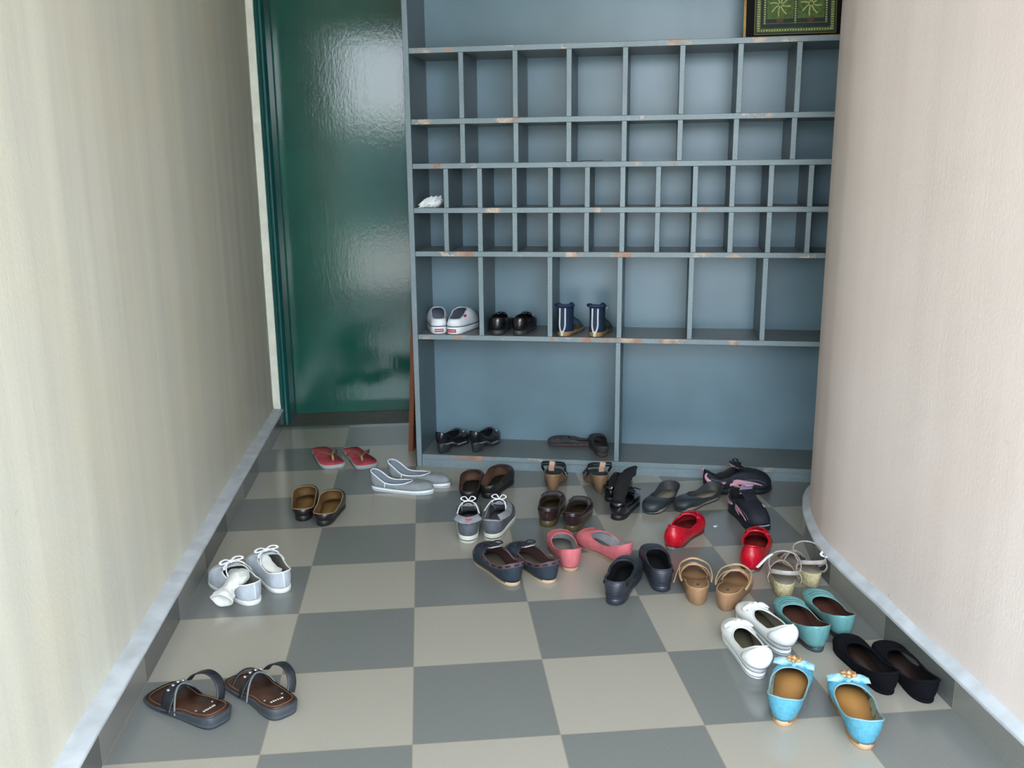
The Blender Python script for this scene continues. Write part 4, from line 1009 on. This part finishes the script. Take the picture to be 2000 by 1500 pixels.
# ---- beige cork-heeled sandals
def cork(key, foot, label):
    r = root(key, 'strappy_wedge', label, 'sandal', 'beige cork-heeled sandals')
    zs = ((0, .046), (.25, .042), (.62, .020), (1, .014)); s = Shoe(.226, .084, foot, zs, bw=1.0)
    s.sole(r, [mat('pale_yellow_cork', (0.62, 0.53, 0.30), 0.75, var=0.35, vscale=150, bump=0.8, bscale=300)], ((0, 0), (.26, 0), (.38, .006), (.55, .002), (.62, 0), (1, .001)), .001, tap=lambda a: (.76+.22*min(a/.5, 1), .008*(1-min(a/.4, 1))), name='wedge')
    s.insole(r, mat('taupe_footbed', (0.215, 0.185, 0.150), 0.6, var=0.25, vscale=14), .002, (.97, .96), 'footbed')
    st = mat('silvery_beige_strap', (0.46, 0.40, 0.37), 0.4, 0.1, var=0.25, vscale=60)
    bm = bmesh.new(); ribbon(bm, arch(.178, .038, .012, .155, -.040, .016, .034, 9), .010, .0022, outn(0, 0)); link('toe_strap', bm, st, r)
    bm = bmesh.new(); ribbon(bm, arch(.150, .040, .016, .178, -.038, .012, .036, 9), .008, .0022, outn(0, 0)); link('cross_strap', bm, st, r)
    bm = bmesh.new(); ribbon(bm, [(.070, .036, .040), (.045, .041, .060), (.020, .036, .076), (.002, .018, .082), (-.002, 0, .083), (.002, -.018, .082), (.020, -.036, .076), (.045, -.041, .060), (.070, -.036, .040)], .012, .0024, lambda p, t: Vector((p.x-.05, p.y, .01))); link('heel_strap', bm, st, r)
    bm = bmesh.new(); ribbon(bm, [(.030, .038, .070), (.055, .044, .086), (.088, .034, .100), (.100, 0, .106), (.088, -.034, .100), (.055, -.044, .086), (.030, -.038, .070)], .0042, .0022, lambda p, t: Vector((-.6, p.y*20, .5))); link('ankle_strap', bm, st, r)
    for q in (-1, 1):
        bm = bmesh.new(); ribbon(bm, [(.040, q*.041, .066), (.034, q*.046, .052), (.040, q*.043, .036), (.050, q*.040, .030)], .006, .0026, lambda p, t: Vector((0, p.y, 0))); link('side_loop', bm, st, r)
    bm = bmesh.new()
    if key == 'cork_a':
        ribbon(bm, [(.085, .034, .100), (.072, .050, .092), (.055, .066, .080), (.046, .076, .072)], .010, .0024, lambda p, t: Vector((-.3, .6, 1))); link('strap_end', bm, mat('white_strap_back', (0.80, 0.82, 0.88), 0.6), r)
    else:
        ribbon(bm, [(.060, -.043, .088), (.052, -.034, .082), (.044, -.046, .078), (.046, -.064, .076), (.050, -.078, .078)], .007, .0024, lambda p, t: Vector((-.3, 0, 1))); link('strap_end', bm, mat('white_strap_back', (0.80, 0.82, 0.88), 0.6), r)
    return r
cork('cork_a', 'L', 'beige sandal with pale cork heel, left of its pair touching the red flat')
cork('cork_b', 'R', 'beige sandal with pale cork heel, right of its pair by the right skirting')
# ---- teal flats
G_ = 'teal flats'
for key, foot, lab in (('teal_a', 'L', 'teal flat with dark brown inside, left one beside the white flat'), ('teal_b', 'R', 'teal flat with dark brown inside, right one nearer the right wall')):
    tm = mat('teal_leather', (0.125, 0.310, 0.315), 0.28, var=0.12, vscale=16, coat=0.3, bump=0.2, bscale=60)
    r, s = simple(key, foot, lab, 'ballet_flat', 'shoe', G_, .240, .092, tm, mat('dark_brown_lining', (0.075, 0.024, 0.014), 0.65), mat('pale_teal_rim', (0.25, 0.42, 0.40), 0.6), mat('dark_teal_sole', (0.04, 0.07, 0.08), 0.5), mat('dark_brown_insole', (0.085, 0.026, 0.015), 0.65, var=0.15),
        ((0, .012), (1, .009)), ((0, 0), (1, 0)), BASE, (.006, .74), 1.10, ((0, .070), (.2, .058), (.5, .040), (.8, .038), (1, .040)), .034, -.001, lift=.008, ins=(.985, 1.04), bw=.78)
    h = s.N//2; bm = bmesh.new()
    for v_ in (.45, .58, .70, .82, .92): s.line(bm, [(h-8, v_-.05), (h-4, v_), (h, v_), (h+4, v_), (h+8, v_-.05)], .005, .0022, .0012)
    link('toe_pleats', bm, tm, r)
    bm = bmesh.new(); s.line(bm, [(0, .04), (0, .96)], .003, .0014, .001); link('heel_seam', bm, tm, r)
# ---- white flats
G_ = 'white flats'
for key, foot, lab in (('white_a', 'L', 'white flat with high heel counter and toe bow, the nearer one'), ('white_b', 'R', 'white flat with high heel counter and toe bow, the one nearer the teal flats')):
    wm = mat('white_leather', (0.80, 0.80, 0.775), 0.42, var=0.06, vscale=16)
    hc = mat('bright_white_vinyl', (0.92, 0.93, 0.93), 0.35)
    r, s = simple(key, foot, lab, 'ballet_flat', 'shoe', G_, .240, .088, wm, mat('olive_grey_lining', (0.17, 0.145, 0.10), 0.7), wm, [mat('white_sole_rubber', (0.80, 0.82, 0.84), 0.45), mat('dark_sole_line', (0.03, 0.06, 0.09), 0.5)], mat('olive_insole_light', (0.14, 0.12, 0.075), 0.6, var=0.5, vscale=14),
        ((0, .014), (1, .012)), ((0, 0), (1, 0)), BASE, (-.005, .66), .95, ((0, .084), (.05, .081), (.17, .064), (.4, .046), (.8, .042), (1, .046)), .032, .0002, wm, .0020, bw=.80, rimh=[0, .10, .19, .27, .31, .335, .34, .325, .28, .20, .11, 0], bands=((0, 0), (.4, 0)))
    bm = bmesh.new(); g = []
    for i in range(-9, 10):
        top = .99-.0042*i*i; lo = .16+.0016*i*i
        g.append([bm.verts.new(s.ev(i, lo+(top-lo)*k/8, (.0085*math.sin(PI*min(max((k+.5)/9, 0), 1)))*math.cos(i/9.5*PI/2)**.5+.0008)) for k in range(9)])
    for i in range(18):
        for k in range(8): bm.faces.new((g[i][k], g[i][k+1], g[i+1][k+1], g[i+1][k]))
    o = link('heel_counter', bm, hc, r); md = o.modifiers.new('s', 'SOLIDIFY'); md.thickness = .0016; md.offset = 0
    bm = bmesh.new(); h = s.N//2
    for v_ in (.70, .86): s.line(bm, [(h-8, v_), (h-4, v_+.02), (h, v_), (h+4, v_+.02), (h+8, v_)], .007, .003, .0024)
    bow(bm, (.172, 0, .052), .070, .018, .006, .5); link('toe_bow', bm, wm, r)
# ---- light blue flats with bows
G_ = 'light blue flats with bows'
for key, foot, lab in (('blue_a', 'L', 'light blue flat with bow and gold flower, left of its pair'), ('blue_b', 'R', 'light blue flat with bow and gold flower, the shoe nearest the viewer')):
    lb = mat('light_blue_suede', (0.100, 0.365, 0.500), 0.8, var=0.22, vscale=110, bump=0.5, bscale=300)
    rm = mat('pale_blue_grey_rim', (0.24, 0.40, 0.46), 0.7)
    r, s = simple(key, foot, lab, 'ballet_flat', 'shoe', G_, .240, .096, lb, mat('mottled_lining', (0.30, 0.34, 0.25), 0.8, col2=(0.05, 0.05, 0.03), thr=(.32, .45), vscale=60), rm, mat('tan_peach_sole', (0.52, 0.33, 0.19), 0.6), mat('orange_tan_insole', (0.44, 0.215, 0.060), 0.6, var=0.12, vscale=12),
        ((0, .013), (1, .010)), ((0, 0), (1, 0)), BASE, (.006, .76), 1.12, ((0, .070), (.2, .056), (.5, .040), (.8, .040), (1, .044)), .036, -.001, rm, .0018, lift=.012, ins=(.985, 1.07), bw=.76)
    bm = bmesh.new(); bow(bm, (.192, 0, .052), .088, .026, .008, .2)
    b_ = link('bow', bm, mat('shiny_pale_blue_satin', (0.42, 0.72, 0.86), 0.25, var=0.5, vscale=60, col2=(0.10, 0.38, 0.55), sheen=0.3), r)
    bm = bmesh.new()
    for q in range(6):
        a = q*PI/3; blob(bm, (.192+.0085*math.cos(a), .0115*math.sin(a), .0605+.001*math.sin(q*2)), (.0068, .0068, .0035), 2, .4, 1.5, q)
    blob(bm, (.192, 0, .0640), (.006, .0065, .0050), 2)
    link('flower', bm, mat('antique_gold_flower', (0.62, 0.36, 0.17), 0.35, 0.3, col2=(0.10, 0.05, 0.02), thr=(.34, .44), vscale=180), b_)
# ---- black velvet flats
G_ = 'black velvet flats'
for key, foot, lab in (('velvet_a', 'L', 'black velvet flat behind the light blue flat, left of its pair'), ('velvet_b', 'R', 'black velvet flat closest to the right skirting, right of its pair')):
    bv = mat('black_velvet', (0.0035, 0.0035, 0.0055), 0.95, bump=0.3, spec=0.15)
    r, s = simple(key, foot, lab, 'ballet_flat', 'shoe', G_, .242, .088, bv, mat('black_lining_satin', (0.010, 0.009, 0.010), 0.4), bv, bv, mat('dark_brown_black_insole', (0.028, 0.016, 0.013), 0.35, var=0.5, vscale=12),
        ((0, .009), (1, .008)), ((0, 0), (1, 0)), BASE, (.010, .74), 1.06, ((0, .054), (.2, .040), (.5, .028), (.8, .030), (1, .034)), .028, .0002, bv, .0036)
# ================= on the rack
def rackshoe(*a, **k): return simple(*a, **k)
G_ = 'white slip-on sneakers in the rack'
for key, foot, lab in (('shwhite_a', 'L', 'white slip-on sneaker with red heel label in rack compartment, left one'), ('shwhite_b', 'R', 'white slip-on sneaker with red heel label in rack compartment, right one')):
    wc = mat('bright_white_canvas', (0.88, 0.91, 0.95), 0.75, var=0.08, bump=0.3, bscale=400); wr = mat('bright_white_rubber', (0.90, 0.92, 0.95), 0.5)
    r, s = simple(key, foot, lab, 'slip_on_sneaker', 'sneaker', G_, .215, .094, wc, mat('blue_grey_lining', (0.28, 0.31, 0.38), 0.8), mat('pale_grey_rim', (0.55, 0.60, 0.66), 0.7), wr, mat('blue_grey_insole', (0.28, 0.31, 0.38), 0.8),
        ((0, .028), (.5, .023), (1, .022)), ((0, 0), (1, 0)), BASE, (.03, .52), .95, ((0, .056), (.15, .056), (.4, .062), (.7, .080), (1, .088)), .036, .003, mat('pale_grey_rim', (0.55, 0.60, 0.66), 0.7), .0022, rimh=[0, .11, .20, .255, .28, .29, .30, .29, .25, .19, .11, 0], bw=.95)
    bm = bmesh.new(); s.line(bm, [(i, .03) for i in range(-24, 25, 4)], .0030, .0015, .0028); link('blue_line', bm, mat('navy_line', (0.03, 0.07, 0.14), 0.5), r)
    bm = bmesh.new(); box(bm, -.0062, -.0022, -.017, .017, .008, .020, bevel=.0006); lbl = link('heel_label', bm, mat('red_label', (0.48, 0.02, 0.035), 0.5), r)
    bm = bmesh.new(); rn = random.Random(5)
    for k in range(6):
        y0 = .0135-k*.0048; box(bm, -.0068, -.0062, y0-.0034, y0, .0118, .0164)
        if k % 2: box(bm, -.0069, -.0061, y0-.0022, y0-.0012, .0128, .0164)
    link('label_lettering', bm, mat('pale_pink_letters', (0.70, 0.55, 0.58), 0.5), lbl)
    if foot == 'R':
        bm = bmesh.new(); s.line(bm, [(-13, .96), (-15, .84)], .009, .0015, .002, m=2); link('side_tab', bm, mat('red_tab', (0.60, 0.03, 0.05), 0.5), r)
G_ = 'black leather shoes in the rack'
for key, foot, lab in (('shblack_a', 'L', 'black leather shoe in second rack compartment, left one'), ('shblack_b', 'R', 'black leather shoe in second rack compartment, right one turned outward')):
    bl = mat('black_shoe_leather', (0.010, 0.008, 0.010), 0.22, var=0.3, coat=0.3)
    r, s = simple(key, foot, lab, 'leather_shoe', 'shoe', G_, .225, .090, bl, mat('black_lining', (0.010, 0.010, 0.011), 0.8), bl, mat('dark_heel', (0.045, 0.048, 0.052), 0.5), mat('black_insole', (0.020, 0.018, 0.017), 0.7),
        ((0, .018), (.3, .016), (1, .010)), ((0, 0), (.28, 0), (.32, .008), (.5, .004), (.6, 0), (1, 0)), BASE, (.02, .66), 1.0, ((0, .066), (.2, .058), (.5, .050), (.8, .058), (1, .062)), .042, .0005, bl, .0020)
    bm = bmesh.new(); bow(bm, (.150, 0, .064), .045, .018, .006); link('vamp_bow', bm, bl, r)
def navy_sandal(key, foot, label):
    r = root(key, 'high_back_sandal', label, 'sandal', 'navy high-backed sandals in the rack')
    s = Shoe(.205, .078, foot, ((0, .018), (.4, .014), (1, .010)), bw=1.0)
    s.sole(r, [mat('tan_low_sole', (0.34, 0.20, 0.09), 0.5)], ((0, 0), (1, 0)), .0); s.insole(r, mat('reddish_insole', (0.16, 0.07, 0.05), 0.6), .002, (.95, .92), 'footbed')
    nv = mat('navy_suede', (0.010, 0.034, 0.085), 0.75, var=0.3, vscale=60); 
    # heel shaft, open to the front
    bm = bmesh.new(); g = []; Q = [i for i in range(-11, 12)]
    for i in Q:
        p = s.P[i % s.N]; col = []
        for k in range(9):
            t = k/8; z = s.zs(p.x/s.L)+t*(.096-abs(i)*.0008); kx = 1-.08*math.sin(PI*t*.8)
            col.append(bm.verts.new((.04+(p.x-.04)*kx-.0*t, p.y*kx, z)))
        g.append(col)
    for a in range(len(Q)-1):
        for k in range(8): bm.faces.new((g[a][k], g[a][k+1], g[a+1][k+1], g[a+1][k]))
    o = link('heel_shaft', bm, nv, r); md = o.modifiers.new('s', 'SOLIDIFY'); md.thickness = .003; md.offset = 0
    bm = bmesh.new(); tube(bm, [(.060, .026, .112), (.030, .031, .116), (.004, .018, .117), (.000, 0, .118), (.004, -.018, .117), (.030, -.031, .116), (.060, -.026, .112)], .0065, 4, k=8)
    for q in range(5): blob(bm, (.050+.004*q, -.024+.002*q, .112+.003*math.sin(q*2.)), (.009, .008, .007), 2, .5, 2, q)
    link('cuff', bm, nv, r)
    wl = mat('pale_pink_strip', (0.62, 0.60, 0.62), 0.6)
    for y in (-.0125, .0085):
        bm = bmesh.new(); ribbon(bm, [(-.0035, y*.35, .016), (-.0030, y, .040), (-.0010, y, .075), (.0005, y, .108)], .0060, .002, lambda p, t: Vector((-1, 0, 0))); link('heel_strip', bm, wl, r)
    bm = bmesh.new(); box(bm, -.006, -.001, -.006, .004, .002, .022, bevel=.0008); link('zip_pull', bm, mat('cream_pull', (0.66, 0.60, 0.44), 0.5), r)
    bk = mat('dark_green_cord', (0.015, 0.03, 0.035), 0.6)
    for x, h in ((.105, .055), (.130, .045), (.158, .034)):
        bm = bmesh.new(); ribbon(bm, arch(x+.010, .036, .012, x-.010, -.036, .012, h, 8), .005, .002, outn(0, 0)); ribbon(bm, arch(x-.012, .036, .012, x+.012, -.036, .012, h, 8), .004, .002, outn(0, 0)); link('strap', bm, bk, r)
    if key == 'shnavy_b':
        bm = bmesh.new(); ribbon(bm, [(.040, -.034, .118), (.046, -.038, .108), (.042, -.037, .098), (.036, -.035, .094)], .004, .0016, lambda p, t: Vector((0, -1, 0))); link('buckle', bm, mat('silver_buckle', (0.75, 0.75, 0.75), 0.25, 0.8), r)
    return r
navy_sandal('shnavy_a', 'L', 'navy high-backed sandal with pale heel strips in rack, left one')
navy_sandal('shnavy_b', 'R', 'navy high-backed sandal with pale heel strips in rack, right one')
G_ = 'black heeled pumps on the bottom board of the rack'
for key, foot, lab in (('lowblack_a', 'L', 'black low-heeled pump with pale insole on bottom board, leftmost'), ('lowblack_b', 'R', 'black low-heeled pump with pale insole on bottom board, right of its mate')):
    bl = mat('black_pump_leather', (0.012, 0.012, 0.018), 0.22, var=0.3, coat=0.3)
    r, s = simple(key, foot, lab, 'low_heeled_pump', 'shoe', G_, .208, .080, bl, mat('black_lining', (0.010, 0.010, 0.011), 0.8), bl, mat('pump_heel', (0.030, 0.034, 0.042), 0.3), mat('pale_grey_insole', (0.36, 0.36, 0.40), 0.6, col2=(0.05, 0.05, 0.06), thr=(.38, .46), vscale=22),
        ((0, .040), (.25, .035), (.55, .014), (1, .010)), ((0, 0), (.20, 0), (.26, .026), (.42, .012), (.56, 0), (1, .0)), BASE, (.02, .68), .95, ((0, .084), (.2, .068), (.5, .046), (.8, .052), (1, .058)), .040, .0, bl, .0022, tap=lambda a: (.80 if a < .25 else 1, 0.004 if a < .2 else 0))
    bm = bmesh.new(); ribbon(bm, arch(.150, .038, .034, .140, -.038, .034, .030, 8), .020, .003, outn(0, .01)); link('vamp_strap', bm, bl, r)
    bm = bmesh.new(); blob(bm, (.140, -.030, .056), (.005, .004, .005), 2); link('ornament', bm, mat('silver_bead', (0.62, 0.62, 0.66), 0.22, 0.9), r)
G_ = 'dusty dark slippers on the bottom board of the rack'
for key, foot, lab in (('lowslip_a', 'L', 'dusty dark slipper lying sideways on the bottom board, left of its mate'), ('lowslip_b', 'R', 'dusty dark slipper pointing inward against the middle divider on bottom board')):
    dm = mat('dusty_dark_fabric', (0.050, 0.052, 0.056), 0.85, var=0.4, vscale=40); ds = mat('dull_maroon_sole', (0.085, 0.045, 0.050), 0.8, var=0.3)
    hgt = .040 if key.endswith('a') else .062
    r, s = simple(key, foot, lab, 'slipper', 'slipper', G_, .215 if key.endswith('a') else .205, .080, dm, mat('dusty_lining', (0.045, 0.036, 0.034), 0.9), dm, ds, mat('dusty_insole', (0.055, 0.042, 0.040), 0.9, var=0.3),
        ((0, .016), (1, .012)), ((0, 0), (1, 0)), BASE, (.015, .55), 1.0, ((0, hgt*.75), (.25, hgt*.65), (.5, hgt*.7), (.8, hgt*.9), (1, hgt)), hgt*.62, .0004)
    bm = bmesh.new(); blob(bm, s.ev(s.N//2-8 if key.endswith('a') else s.N//2+8, .55, .001), (.004, .002, .0025), 2); link('tag', bm, mat('small_red_tag', (0.5, 0.03, 0.03), 0.6), r)
